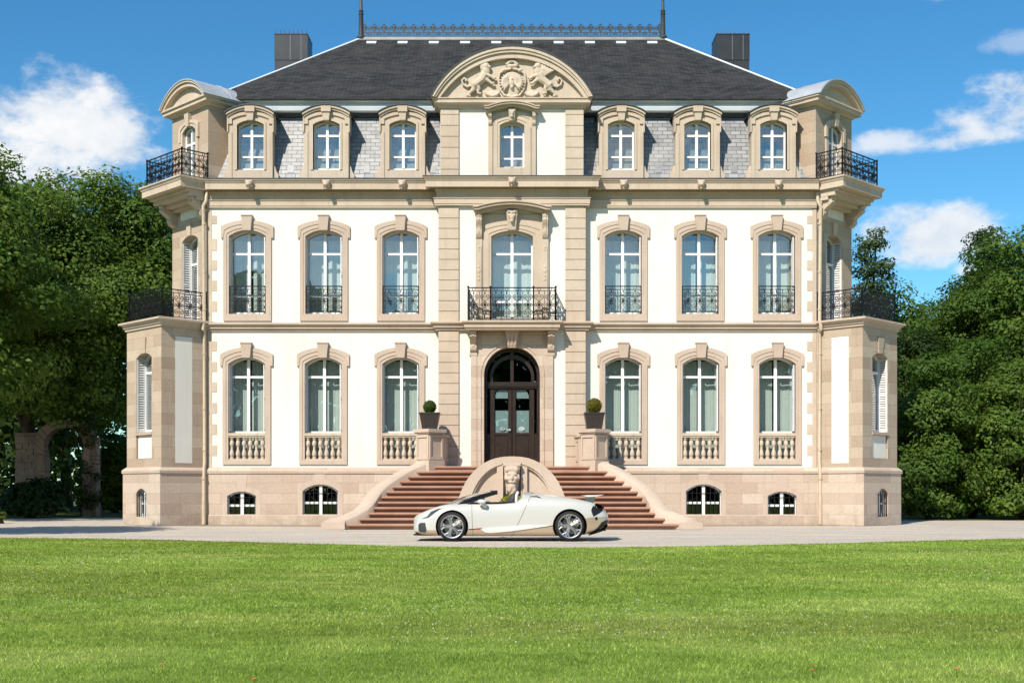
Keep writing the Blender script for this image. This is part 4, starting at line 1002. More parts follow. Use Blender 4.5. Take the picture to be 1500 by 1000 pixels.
mb = MB(); mb.lathe([(.10,0),(.16,.10),(.20,.35),(.45,.55),(.62,.66),(.66,.70),(.66,.74),(.56,.74),(.50,.66),(.1,.62)], 20); bs = mb.build('fountain_basin', M['stair_stone'], fw_, smooth=40); bs.location = (0, FY-.45, 0)
mb = MB(); mb.prism([(-.26,.45),(-.26,.98)] + arch(.26, .98, 1.12, 8) + [(.26,.98),(.26,.45)], FY-.004, FY+.2); mb.build('niche_shade', M['dark'], fw_)  # no recess: a solid dark block carries the niche's shade in its colour
# ================================================================ CAR
from mathutils.bvhtree import BVHTree
def car_paint():
    m, t, b = mat('two_tone_paint')
    oc = t.new('ShaderNodeTexCoord').outputs['Object']; sp = t.new('ShaderNodeSeparateXYZ'); t.l.new(oc, sp.inputs[0])
    fc = t.new('ShaderNodeFloatCurve'); cv = fc.mapping.curves[0]
    pts = [(0,.20),(.25,.245),(.6,.25),(1.2,.27),(1.6,.27),(2.2,.28),(3.2,.37),(3.9,.50),(4.1,.545),(4.6,.56)]
    while len(cv.points) > 2: cv.points.remove(cv.points[1])
    cv.points[0].location = (0, pts[0][1]); cv.points[1].location = (1, pts[-1][1])
    for x, z in pts[1:-1]: cv.points.new(x/4.6, z)
    for p in cv.points: p.handle_type = 'VECTOR'
    fc.mapping.update()
    t.put(fc.inputs['Value'], t.math('DIVIDE', sp.outputs[0], 4.6))
    d = t.math('SUBTRACT', sp.outputs[2], fc.outputs[0])
    c = t.mix(t.maprange(d, -.004, .004), c4((.50, .385, .27)), c4((.55, .54, .50)))
    t.l.new(c, b.inputs['Base Color']); b.inputs['Roughness'].default_value = .28; b.inputs['Coat Weight'].default_value = .7; b.inputs['Coat Roughness'].default_value = .04
    t.put(b.inputs['Metallic'], t.maprange(d, -.004, .004, .35, .05))
    return m
M['car_paint'] = car_paint()
M['car_white'] = simple('white_car_paint', (.68, .68, .665), .25, 0, .5, .01); M['car_white'].node_tree.nodes['Principled BSDF'].inputs['Coat Weight'].default_value = .6
M['car_black'] = simple('black_car_trim', (.012, .012, .013), .35, 0, .5, .1); M['rubber'] = simple('tyre_rubber', (.016, .016, .017), .75, 0, .3, .1)
M['alloy'] = simple('polished_alloy', (.62, .60, .57), .32, 1., .5, .05); M['mesh_dark'] = simple('dark_intake_mesh', (.045, .05, .05), .5, .2)
M['car_leather'] = simple('dark_leather', (.05, .045, .04), .6); M['red'] = simple('red_enamel', (.55, .03, .03), .4); M['disc'] = simple('brake_disc', (.25, .25, .25), .4, .9)
M['lamp'] = simple('dark_headlamp_lens', (.05, .06, .065), .12, 0, .8, .05)

car = empty('car', (-2.296, -13.2, .004)); tag(car, 'white and beige open two-seat sports car parked on the gravel before the steps', 'car')
def cs(x, tab):  # smooth interpolation
    xs = [p[0] for p in tab]; ys = [p[1] for p in tab]; n = len(xs)
    if x <= xs[0]: return ys[0]
    if x >= xs[-1]: return ys[-1]
    i = max(j for j in range(n-1) if xs[j] <= x); h = xs[i+1]-xs[i]; q = (x-xs[i])/h
    def sl(j):
        if j == 0: return (ys[1]-ys[0])/(xs[1]-xs[0])
        if j == n-1: return (ys[-1]-ys[-2])/(xs[-1]-xs[-2])
        a, b = (ys[j]-ys[j-1])/(xs[j]-xs[j-1]), (ys[j+1]-ys[j])/(xs[j+1]-xs[j])
        return 0 if a*b <= 0 else 2*a*b/(a+b)
    m0, m1 = sl(i)*h, sl(i+1)*h
    return (2*q**3-3*q*q+1)*ys[i] + (q**3-2*q*q+q)*m0 + (-2*q**3+3*q*q)*ys[i+1] + (q**3-q*q)*m1
ZS = [(0,.49),(.04,.545),(.12,.60),(.35,.705),(.65,.815),(.85,.85),(1.1,.852),(1.5,.86),(2.1,.872),(2.38,.905),(2.55,.985),(2.8,1.0),(3.2,.985),(3.62,.965),(4.0,.905),(4.21,.86),(4.38,.775),(4.48,.66),(4.54,.54)]
ZC = [(0,.50),(.04,.55),(.12,.60),(.35,.69),(.7,.79),(1.05,.845),(1.2,.86),(1.36,.80),(1.45,.60),(1.6,.45),(2.3,.45),(2.42,.62),(2.5,1.0),(2.56,1.11),(2.66,1.135),(2.9,1.115),(3.18,1.07),(3.71,.985),(4.0,.925),(4.21,.875),(4.38,.79),(4.48,.67),(4.54,.55)]
WW = [(0,.50),(.03,.62),(.10,.74),(.22,.84),(.4,.91),(.65,.965),(.92,.99),(1.3,.975),(1.9,.965),(2.4,.975),(2.9,1.0),(3.3,1.02),(3.62,1.025),(3.95,1.01),(4.2,.965),(4.36,.91),(4.48,.83),(4.54,.76)]
ZB = [(0,.19),(.05,.16),(.3,.12),(.8,.105),(3.6,.105),(4.0,.14),(4.3,.22),(4.54,.40)]
stn = sorted(set([0,.015,.05,.1,.17,.26,.36,.5,.65,.8,.92,1.05,1.15,1.25,1.33,1.40,1.46,1.55,1.7,1.9,2.1,2.25,2.34,2.4,2.45,2.5,2.55,2.62,2.72,2.85,3.0,3.2,3.4,3.62,3.8,3.95,4.1,4.21,4.31,4.39,4.46,4.51,4.54]))
v = []; fs = []; NP = 11
for x in stn:
    zb, zs, zc, w = cs(x,ZB), cs(x,ZS), cs(x,ZC), cs(x,WW)
    ws = w*(.84 if x < 1.2 else .87 if x < 2.3 else .84)
    ck = min(1, max(0, (x-1.28)/.14)) * min(1, max(0, (2.50-x)/.10))
    half = [(0,zb),(.72*w,zb),(.955*w,zb+.015),(w,zb+.10),(w*1.0,zb+.36*(zs-zb)),(w*.985,zb+.64*(zs-zb)),(w*.95,zs-.085),(ws,zs)]
    p8 = Vector((ws*.80, zs+(zc-zs)*.40+.008)); p9 = Vector((ws*.42, zs+(zc-zs)*.85))
    q8 = Vector((ws-.075, zs-.012)); q9 = Vector((ws-.10, max(zc+.02, .47)))
    p8 = p8.lerp(q8, ck); p9 = p9.lerp(q9, ck); half += [tuple(p8), tuple(p9), (0,zc)]
    ringp = [(x,-y,z) for y, z in half] + [(x,y,z) for y, z in reversed(half[1:-1])]
    v += ringp
n = 2*NP-2
for i in range(len(stn)-1):
    for k in range(n): fs.append((i*n+k, i*n+(k+1) % n, (i+1)*n+(k+1) % n, (i+1)*n+k))
fs += [tuple(range(n)), tuple(range(len(stn)*n-1, (len(stn)-1)*n-1, -1))]
me = MB().add(v, fs).mesh('body', [M['car_paint'], M['car_black'], M['car_leather']])
body = bpy.data.objects.new('body', me); COL.objects.link(body)
ss = body.modifiers.new('s', 'SUBSURF'); ss.levels = 2; ss.render_levels = 2
AX = ((.92, .335, .375), (3.62, .345, .392)); cut = []
for ax, az, r in AX:
    for s in (-1, 1):
        mb = MB(); mb.prism([(ax+r*math.cos(t_), az+r*math.sin(t_)) for t_ in np.linspace(0, 2*math.pi, 57)[:-1]], min(s*.60,s*1.3), max(s*.60,s*1.3))
        c = mb.build('cut', M['car_black']); cut.append(c)
        bm_ = body.modifiers.new('b', 'BOOLEAN'); bm_.operation = 'DIFFERENCE'; bm_.object = c; bm_.solver = 'EXACT'
bpy.context.view_layer.update()
nm = bpy.data.meshes.new_from_object(body.evaluated_get(bpy.context.evaluated_depsgraph_get()))
body.modifiers.clear(); body.data = nm
for c in cut: bpy.data.objects.remove(c)
for p in nm.polygons:
    c = p.center
    for ax, az, r in AX:
        dd = math.hypot(c.x-ax, c.z-az)
        if abs(c.y) > .58 and dd < r+.002 and (abs(dd-r) < .006 or abs(abs(c.y)-.60) < .006): p.material_index = 1
    if 1.40 < c.x < 2.47 and abs(c.y) < .80 and c.z > .3 and c.z < cs(c.x, ZS)-.022: p.material_index = 2
nm.shade_smooth(); nm.set_sharp_from_angle(angle=R(38)); nm.name = 'body'
body.parent = car
bvh = BVHTree.FromPolygons([tuple(q.co) for q in nm.vertices], [tuple(p.vertices) for p in nm.polygons])
def side_y(x, z):
    h = bvh.ray_cast(Vector((x,-2,z)), Vector((0,1,0)))
    return h[0].y if h[0] else -cs(x, WW)
def patch(name, poly, material, off=.006, parent=None, cuts=3, both=True):
    for s in (-1, 1):
        mb = MB()
        bm = bmesh.new(); bm.faces.new([bm.verts.new((p[0], 0, p[1])) for p in poly])
        bmesh.ops.triangulate(bm, faces=bm.faces)
        bmesh.ops.subdivide_edges(bm, edges=bm.edges[:], cuts=cuts, use_grid_fill=True); bmesh.ops.triangulate(bm, faces=bm.faces)
        bm.verts.index_update(); N = len(bm.verts)
        fv = [(q.co.x, side_y(q.co.x, q.co.z)-off, q.co.z) for q in bm.verts]; bv = [(x, y+off+.02, z) for x, y, z in fv]
        vv = [(x, -s*y, z) for x, y, z in fv+bv]
        F_ = [tuple(q.index for q in f.verts) for f in bm.faces]; F2 = [tuple(i+N for i in reversed(f)) for f in F_]
        ed = [(e.verts[0].index, e.verts[1].index) for e in bm.edges if len(e.link_faces) == 1]
        mb.add(vv, F_ + F2 + [(a, b, b+N, a+N) for a, b in ed]); bm.free()
        mb.build(name, material, parent or car, smooth=40)
def seam(pts, r=.005):
    for s in (-1, 1):
        L = []; mb = MB()
        for (xa, za), (xb, zb) in zip(pts[:-1], pts[1:]):
            for q in np.linspace(0, 1, 9)[:-1]: L.append((xa+(xb-xa)*q, za+(zb-za)*q))
        L.append(pts[-1]); mb.tube([(x, -s*(side_y(x, z)-.0), z) for x, z in L], r, 4); mb.build('door_seam', M['car_black'], car)
def cp(px, py): return ((580+px/4.412-603)/64, (792-660-py/4.412)/64)   # zoomed photo pixel to car metres
seam([cp(489,352), cp(492,450), cp(497,553)], .005)
seam([cp(871,290), cp(845,350), cp(800,450), cp(747,553)], .005)
patch('headlight', [cp(160,440), cp(205,432), cp(262,392), cp(297,371), cp(270,374), cp(225,392), cp(198,424)], M['lamp'])
patch('air_intake', [cp(140,478), cp(152,466), cp(186,464), cp(196,518), cp(186,528), cp(150,526), cp(140,512)], M['mesh_dark'])
patch('side_blade', [cp(548,508), cp(600,496), cp(700,489), cp(850,478), cp(1012,480), cp(900,497), cp(760,517), cp(610,531), cp(575,527)], M['car_white'], .022)
patch('fender_badge', [cp(516,500), cp(556,497), cp(540,507), cp(520,507)], M['red'], .01, cuts=1)
patch('fender_slot', [cp(468,504), cp(516,502), cp(516,508), cp(468,510)], M['car_black'], .004, cuts=1)
patch('tail_light', [cp(1262,386), cp(1268,366), cp(1293,337), cp(1328,349), cp(1344,360), cp(1350,378), cp(1320,400), cp(1276,424)], M['car_black'], .008)
patch('tail_light_strip', [cp(1318,348), cp(1348,362), cp(1350,374), cp(1336,362)], M['red'], .012, cuts=1)
patch('rear_vent', [cp(1285,432), cp(1300,424), cp(1306,440), cp(1292,450)], M['car_black'], .008, cuts=1)
patch('diffuser', [cp(1240,548), cp(1300,500), cp(1330,462), cp(1368,444), cp(1378,462), cp(1370,492), cp(1335,520), cp(1290,534)], M['car_black'], .012)
patch('side_scoop', [cp(872,292), cp(915,290), cp(940,303), cp(936,306), cp(905,298), cp(872,298)], M['car_black'], .003, cuts=1)
# rear grille across the tail
MB().box(4.44, 4.50, -.62, .62, .50, .66).build('rear_grille', M['car_black'], car); MB().box(4.36, 4.47, -.62, .62, .22, .36).build('rear_valance', M['car_black'], car)
mb = MB().prism([(.015,.22),(.03,.42),(.06,.46),(.12,.46),(.12,.2)], -.16, .16); mb.build('front_grille', M['mesh_dark'], car)
# splitter and sill
mb = MB(); mb.prism([(.03,.12),(.0,.14),(.06,.155),(.5,.135),(.5,.115)], -.72, .72); mb.build('front_splitter', M['car_black'], car)
# windscreen
def wsp(u, w):   # u 0 bottom..1 top, w -1..1
    x = 1.06 + (1.93-1.06)*u - .30*(1-w*w)*(1-u*.55); z = .845 + (1.135-.845)*u + (.035+.03*(1-w*w))*math.sin(math.pi*u); hw = .79 - .17*u
    return Vector((x, w*hw, z))
mb = MB(); NU, NW = 6, 12; vv = [wsp(i/NU, -1+2*j/NW) for i in range(NU+1) for j in range(NW+1)]; nrm = Vector((-.28,0,.5)).normalized()*.006
vb = [p-nrm for p in vv]; q = len(vv); ff = []
for i in range(NU):
    for j in range(NW): a = i*(NW+1)+j; ff += [(a,a+1,a+NW+2,a+NW+1), (q+a+NW+1,q+a+NW+2,q+a+1,q+a)]
mb.add(vv+vb, ff); mb.build('windscreen', M['car_glass'], car, smooth=True)
mb = MB()
for s in (-1, 1):
    mb.tube([wsp(u, s) + Vector((0,0,-.012)) for u in np.linspace(-.05, 1.0, 8)], [.022,.028,.032,.032,.03,.028,.026,.024], 6)
    for k in range(8):
        ua, ub = k/8, (k+1)/8; th = lambda u_: .015+.105*min(1, u_*2.4)*(1-.55*u_)
        A, B = wsp(ua, s), wsp(ub, s); A2, B2 = A+Vector((.03,s*.012,-th(ua))), B+Vector((.03,s*.012,-th(ub))); o_ = Vector((0,-s*.05,0))
        mb.hexa([A, B, B2, A2], [A+o_, B+o_, B2+o_, A2+o_])
    mb.tube([wsp(.62, s)+Vector((-.01,s*.01,-.03)), Vector((1.62, s*.80, .93)), Vector((1.66, s*.82, .875))], .016, 6)
mb.tube([wsp(1., w_) for w_ in np.linspace(-1, 1, 11)], .026, 6); mb.tube([wsp(0., w_)+Vector((0,0,-.01)) for w_ in np.linspace(-1, 1, 11)], .016, 6)
mb.build('windscreen_frame', M['car_black'], car)
for s in (-1, 1):
    mb = MB(); mb.tube([(1.28,s*.835,cs(1.28,ZS)+.0),(1.6,s*.85,cs(1.6,ZS)-.002),(2.1,s*.855,cs(2.1,ZS)-.002),(2.36,s*.85,cs(2.36,ZS)+.0)], .014, 6)
    mb.build('window_seal', M['car_black'], car)
# mirrors
for s in (-1, 1):
    mb = MB(); mb.ball((1.60,s*1.02,.905), (.10,.085,.052), 12, 8); mb.ball((1.64,s*1.03,.90), (.07,.08,.05), 10, 6); mb.tube([(1.58,s*.97,.87),(1.66,s*.93,.82),(1.72,s*.90,.76)], [.03,.045,.02], 8); organic('door_mirror', mb, M['car_white'], car, .014, 3)
# seats, dash, steering wheel, hoops
for s in (-1, 1):
    mb = MB(); cy = s*.34
    mb.ball((1.95,cy,.50), (.30,.24,.10)); mb.tube([(2.16,cy,.50),(2.26,cy,.75),(2.32,cy,.98)], [.17,.19,.12], 10)
    for q in (-1, 1): mb.tube([(2.14,cy+q*.20,.52),(2.24,cy+q*.21,.75),(2.31,cy+q*.14,.93)], .06, 8)
    mb.ball((2.33,cy,1.02), (.06,.13,.09)); organic('seat', mb, M['car_leather'], car, .03, 3)
    mb = MB(); mb.tube([(2.39,cy-.22,.86),(2.40,cy-.2,1.05),(2.43,cy-.12,1.11),(2.43,cy+.12,1.11),(2.40,cy+.2,1.05),(2.39,cy+.22,.86)], .035, 8); mb.build('roll_hoop', M['car_white'], car, smooth=50)
mb = MB(); mb.ball((1.42,0,.70), (.16,.70,.13), 16, 8); mb.build('dashboard', M['car_leather'], car, smooth=True)
mb = MB(); c0 = Vector((1.70,-.34,.74)); mb.tube([c0+Vector((.06*math.sin(t_),.17*math.cos(t_),.16*math.sin(t_))) for t_ in np.linspace(0,6.283,21)[:-1]], .016, 6, closed=True); mb.tube([c0+Vector((0,-.16,0)), c0+Vector((0,.16,0))], .014, 5); mb.tube([c0, c0+Vector((-.2,0,-.02))], .03, 6); mb.build('steering_wheel', M['car_black'], car)
# rear wing
mb = MB(); aero = [(3.96,1.030),(4.02,1.048),(4.12,1.052),(4.25,1.048),(4.40,1.062),(4.41,1.056),(4.28,1.028),(4.12,1.012),(4.0,1.012)]
mb.prism(aero, -.74, .74)
for s in (-1, 1): mb.prism([(4.06,.90),(4.05,1.02),(4.24,1.03),(4.20,.87)], min(s*.42,s*.46), max(s*.42,s*.46))
mb.build('rear_wing', M['car_white'], car, smooth=30)
# wheels
def wheel(rt, rr, wd=.27):
    prof = [(rr-.005,-wd/2+.02),(rr+.012,-wd/2),(rt-.035,-wd/2+.005),(rt-.010,-wd/2+.03),(rt,-wd/2+.07),(rt,wd/2-.07),(rt-.010,wd/2-.03),(rt-.035,wd/2-.005),(rr+.012,wd/2),(rr-.005,wd/2-.02)]
    rot = Matrix.Rotation(R(90), 4, 'X')    # lathe z -> -y
    w = empty('wheel', parent=car)
    mb = MB(rot); N = 48; vv = []; ff = []
    for r, z in prof:
        for k in range(N): t_ = 2*math.pi*k/N; vv.append((r*math.cos(t_), r*math.sin(t_), z))
    m_ = len(prof)
    for i in range(m_):
        for k in range(N): ff.append((i*N+k, i*N+(k+1) % N, ((i+1) % m_)*N+(k+1) % N, ((i+1) % m_)*N+k))
    mb.add(vv, ff); mb.build('tyre', M['rubber'], w, smooth=35)
    mb = MB(); yo = -wd/2
    prof2 = [(rr+.004,yo+.010),(rr+.004,yo+.0),(rr-.018,yo+.006),(rr-.03,yo+.05),(rr-.03,wd/2-.02),(rr+.004,wd/2-.02)]
    vv = []; ff = []; m_ = len(prof2)
    for r, y in prof2:
        for k in range(N): t_ = 2*math.pi*k/N; vv.append((r*math.cos(t_), y, r*math.sin(t_)))
    for i in range(m_):
        for k in range(N): ff.append((i*N+k, i*N+(k+1) % N, ((i+1) % m_)*N+(k+1) % N, ((i+1) % m_)*N+k))
    mb.add(vv, ff)
    def P(a, r, y): return Vector((r*math.cos(a), y, r*math.sin(a)))
    for k in range(5):
        a = R(90+72*k+14)
        for s in (-1, 1):
            mb.tube([P(a+s*.30, .035, yo+.045), P(a+s*.16, rr*.45, yo+.03), P(a+s*.12, rr*.66, yo+.02)], [.022,.017,.015], 5)
            mb.tube([P(a+s*.12, rr*.62, yo+.022), P(a+s*.36, rr-.012, yo+.012)], [.015,.013], 5); mb.tube([P(a+s*.12, rr*.62, yo+.022), P(a+s*.06, rr-.012, yo+.012)], [.013,.011], 5)
    mb.M = rot; mb.lathe([(.055,-yo-.09),(.06,-yo-.045),(.05,-yo-.03),(.02,-yo-.028)], 16); mb.M = None
    mb.build('rim', M['alloy'], w, smooth=35)
    mb = MB(rot); mb.lathe([(.19,-.02),(.19,.01)], 32); mb.build('brake_disc', M['disc'], w); MB(rot).lathe([(rr-.031,-.10),(rr-.031,-.09)], 32).build('wheel_back', M['car_black'], w)
    mb = MB(); mb.prism([(r*math.cos(t_), r*math.sin(t_)) for r, ts in ((.21, np.linspace(.0,1.0,6)), (.13, np.linspace(1.0,.0,6))) for t_ in ts], -.07, .0); mb.build('brake_caliper', M['alloy'], w)
    return w
for (ax, az, _), rt, rr in zip(AX, (.335, .345), (.262, .272)):
    for s in (-1, 1):
        wl = wheel(rt, rr) if s < 0 else copy_tree(wl, car)
        put(wl, ax, s*.865, az-.001, 0 if s < 0 else math.pi)
# ================================================================ PLANTS
def leaf_mat(name, col, col2, trans=.42, rough=.5):
    m, t, b = mat(name); out = t.n['Material Output']
    at = t.new('ShaderNodeAttribute'); at.attribute_name = 'tint'
    c = t.mix(at.outputs['Fac'], c4(col), c4(col2))
    t.l.new(c, b.inputs['Base Color']); b.inputs['Roughness'].default_value = rough; b.inputs['Specular IOR Level'].default_value = .18
    tr = t.new('ShaderNodeBsdfTranslucent'); t.l.new(t.mix(1.0, c, c4((1.25, 1.15, .55)), 'MULTIPLY'), tr.inputs[0])
    ms = t.new('ShaderNodeMixShader'); ms.inputs[0].default_value = trans
    t.l.new(b.outputs[0], ms.inputs[1]); t.l.new(tr.outputs[0], ms.inputs[2]); t.l.new(ms.outputs[0], out.inputs[0])
    return m
def raw_mesh(name, verts, nf, k, material, tint=None):
    """verts (nf*k,3): nf separate k-gons"""
    me = bpy.data.meshes.new(name); nv = nf*k
    me.vertices.add(nv); me.vertices.foreach_set('co', verts.astype(np.float32).ravel())
    me.loops.add(nv); me.loops.foreach_set('vertex_index', np.arange(nv, dtype=np.int32))
    me.polygons.add(nf); me.polygons.foreach_set('loop_start', np.arange(0, nv, k, dtype=np.int32))
    me.update(calc_edges=True); me.materials.append(material)
    if tint is not None:
        a = me.attributes.new('tint', 'FLOAT', 'POINT'); a.data.foreach_set('value', np.repeat(tint, k).astype(np.float32))
    return me
def unit(v): return v / np.maximum(1e-9, np.linalg.norm(v, axis=-1, keepdims=True))
def leaves(P, N, size, tint, aspect=.62):
    n = len(P); r = RNG.normal(size=(n,3)); T = unit(np.cross(N, r)); B = np.cross(N, T)
    s = size*(.7+.6*RNG.random(n))[:,None]
    fold = N*s*.18
    V = np.stack([P - T*s, P - B*s*aspect + fold, P + T*s, P + B*s*aspect + fold], 1)
    return V.reshape(-1,3)
def crown(name, parent, blobs, n_clump, n_leaf, size, material, clump_r=(.8,1.5), inner=.5, flat=.62, origin=(0,0,0), droop=0., core=True):
    """foliage : leaf clumps scattered through the outer part of several ellipsoids"""
    vol = np.array([b[3]*b[4]*b[5] for b in blobs]) ** .67; vol /= vol.sum()
    Ps, Ns, Ts = [], [], []
    for bi, b in enumerate(blobs):
        nc = max(3, int(n_clump*vol[bi])); d = unit(RNG.normal(size=(nc,3)))
        r = inner + (1-inner)*RNG.random(nc)**.5; r *= (.9+.22*RNG.random(nc))
        C = np.array(b[:3]) + d*r[:,None]*np.array(b[3:6])
        for c, dd in zip(C, d):
            cr = clump_r[0] + (clump_r[1]-clump_r[0])*RNG.random(); m = int(n_leaf*(.5+RNG.random())*(cr/clump_r[1])**2)
            q = unit(RNG.normal(size=(m,3))); q[:,2] = q[:,2]*.9+.12
            rr = cr*(.45+.6*RNG.random(m)**.6)
            p = c + q*rr[:,None]*np.array((1,1,flat)); p[:,2] -= droop*((p[:,0]-c[0])**2+(p[:,1]-c[1])**2)
            nn = unit(q*1.1 + dd*.55 + np.array((0,0,.5)) + RNG.normal(size=(m,3))*.42)
            ok = p[:,2] > .15-origin[2]
            Ps.append(p[ok]); Ns.append(nn[ok]); Ts.append(np.clip(RNG.random()*.6 + RNG.normal(size=ok.sum())*.22, 0, 1))
    P = np.concatenate(Ps); N = np.concatenate(Ns); T = np.concatenate(Ts)
    me = raw_mesh(name, leaves(P, N, size, T), len(P), 4, material, T)
    o = bpy.data.objects.new(name, me); COL.objects.link(o); o.parent = parent
    return o, len(P)
def trunk(parent, h, r, limbs, lean=(0,0)):
    mb = MB(); pts = [(lean[0]*f**1.5+.06*math.sin(7*f), lean[1]*f**1.5+.06*math.cos(5*f), h*f) for f in np.linspace(0,1,9)]
    mb.tube(pts, [r*1.5]+[r*(1.05-.75*f) for f in np.linspace(.1,1,8)], 9)
    for z0, dx, dy, dz, rr in limbs:
        f = z0/h; p0 = Vector((lean[0]*f**1.5, lean[1]*f**1.5, z0)); p1 = p0+Vector((dx,dy,dz))
        mid = p0.lerp(p1,.5)+Vector((0,0,.12*dz)); mb.tube([p0, p0.lerp(mid,.5), mid, p1], [rr,rr*.8,rr*.6,rr*.25], 6)
        for k in range(3):
            q = p0.lerp(p1,.5+.15*k); e = q+Vector((random.uniform(-1,1)*1.2,random.uniform(-1,1)*1.2,random.uniform(.2,1.2))); mb.tube([q,e],[rr*.35,rr*.12],5)
    return mb.build('trunk', M['bark'], parent, smooth=60)
M['leaf_chestnut'] = leaf_mat('chestnut_leaves', (.070,.135,.022), (.200,.280,.050))
M['leaf_light'] = leaf_mat('light_leaves', (.095,.155,.022), (.175,.235,.045))
M['leaf_hedge'] = leaf_mat('hornbeam_leaves', (.058,.118,.018), (.150,.225,.040))
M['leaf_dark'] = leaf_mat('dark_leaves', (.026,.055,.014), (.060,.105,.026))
M['leaf_birch'] = leaf_mat('birch_leaves', (.055,.090,.026), (.105,.145,.045))
M['box_green'] = leaf_mat('box_leaves', (.035,.075,.012), (.075,.120,.018), .2); M['box_yellow'] = leaf_mat('yellowish_box_leaves', (.12,.11,.012), (.20,.17,.02), .2); M['flower_yellow'] = leaf_mat('yellow_green_leaves', (.22,.24,.02), (.40,.40,.04), .3)
TOT = 0
def tree(name, label, cat, x, y, h_tr, r_tr, blobs, n_clump, n_leaf, size, material, group=None, lean=(0,0), **kw):
    global TOT
    root = empty(name, (x,y,0)); tag(root, label, cat, group)
    limbs = []
    for b in blobs[:7]:
        z0 = h_tr*random.uniform(.35,.8); limbs.append((z0, b[0]*.8, b[1]*.8, max(.4,(b[2]-z0)*.85), r_tr*.42))
    trunk(root, h_tr, r_tr, limbs, lean)
    o, n = crown('crown', root, blobs, n_clump, n_leaf, size, material, **kw); TOT += n
    return root
def at(px, dist): return (px-750)*dist/F, dist-D
def zat(py, dist): return HC + (720-py)*dist/F
# --- left : chestnuts
def big(h, r, lo): # blobs of a broad crown: centre, skirts
    return [(0,0,h-r*.70,r*.70,r*.66,r*.66),(-.45*r,.1*r,h-r*.62,r*.42,r*.42,r*.42),(.42*r,-.1*r,h-r*.66,r*.42,r*.42,r*.42),(-r*.5,-.3*r,h-r*1.15,r*.55,r*.55,r*.6),(r*.5,-.2*r,h-r*1.2,r*.55,r*.55,r*.6),(.1*r,-.55*r,(h+lo)/2,r*.6,r*.5,r*.62),(-.35*r,.4*r,(h+lo)/2,r*.6,r*.6,r*.8),(r*.55,.1*r,(h+lo)/2-.4,r*.5,r*.55,r*.62),(-r*.62,-.1*r,(h+lo)/2-.2,r*.5,r*.55,r*.62),(0,-.2*r,lo+r*.3,r*.75,r*.7,r*.34)]
x, y = at(42, 58); tree('chestnut_tree', 'tall broad dark green tree nearest the left edge of the photo', 'tree', x, y, 9, .38, big(17.4, 5.6, 4.9), 300, 470, .098, M['leaf_chestnut'], 'trees left of the mansion')
x, y = at(133, 58.5); tree('chestnut_tree', 'round dark green tree standing closest to the left corner bay', 'tree', x, y, 8.5, .36, big(16.4, 5.3, 4.6), 290, 470, .095, M['leaf_chestnut'], 'trees left of the mansion')
x, y = at(-72, 47.5); tree('chestnut_tree', 'tree cut off by the left edge of the photo', 'tree', x, y, 9, .38, big(14.2, 4.1, 4.7), 170, 380, .11, M['leaf_chestnut'], 'trees left of the mansion')
x, y = at(222, 66); tree('lime_tree', 'lighter green tree peeping up just left of the upper corner balcony', 'tree', x, y, 10, .34, big(17.9, 4.4, 5.), 150, 400, .10, M['leaf_light'], 'trees left of the mansion')
x, y = at(95, 72); tree('lime_tree', 'mid green tree behind the gap between the two dark left trees', 'tree', x, y, 10, .34, big(18.6, 5.0, 5.), 120, 380, .115, M['leaf_light'], 'trees left of the mansion')
# --- right : birch, conifer, broadleaves
x, y = at(1276, 61)
tree('birch_tree', 'slender airy tree rising beside the right corner bay', 'tree', x, y, 13.4, .12, [(.0,0,13.4,.7,.7,.9),(-.35,0,12.2,.9,.9,.6),(.5,0,12.0,.7,.7,.4),(.2,0,11.0,1.1,1.0,.6),(-.5,0,10.4,1.0,.9,.5),(.1,0,9.2,1.3,1.2,.8),(.8,0,9.9,.6,.6,.35),(.9,0,8.6,.9,.9,.7),(-.4,0,8.2,1.3,1.2,.9),(.3,0,7.0,1.6,1.4,1.0)], 150, 130, .08, M['leaf_birch'], 'trees right of the mansion', (.2,0), clump_r=(.35,.65), inner=.2)
x, y = at(1312, 66); tree('ash_tree', 'low domed tree directly behind the right terrace railing', 'tree', x, y, 7.5, .3, big(12.3, 4.0, 2.5), 145, 370, .10, M['leaf_hedge'], 'trees right of the mansion')
x, y = at(1392, 72); tree('ash_tree', 'middle tree on the right dipping below its taller neighbours', 'tree', x, y, 8, .3, big(12.8, 4.6, 2.5), 145, 360, .105, M['leaf_chestnut'], 'trees right of the mansion')
x, y = at(1447, 68)
tree('conifer_tree', 'pointed dark tree overtopping the right tree line', 'tree', x, y, 14, .28, [(-.2,0,14.6,1.0,.9,1.2),(.5,0,13.4,1.6,1.4,.9),(-.7,0,12.6,1.6,1.4,.9),(.4,0,11.4,2.2,2.0,1.0),(-.3,0,10.0,2.6,2.4,1.1),(.2,0,8.2,2.8,2.5,1.4)], 190, 230, .09, M['leaf_dark'], 'trees right of the mansion', clump_r=(.5,.95), inner=.25, flat=.5)
x, y = at(1490, 62); tree('ash_tree', 'tall leafy tree at the right edge of the photo', 'tree', x, y, 9, .34, big(13.9, 4.2, 3.), 165, 410, .098, M['leaf_hedge'], 'trees right of the mansion')
x, y = at(1580, 60); tree('ash_tree', 'tree mostly cut off by the right edge', 'tree', x, y, 9, .34, big(14.6, 4.6, 3.), 140, 200, .12, M['leaf_chestnut'], 'trees right of the mansion')
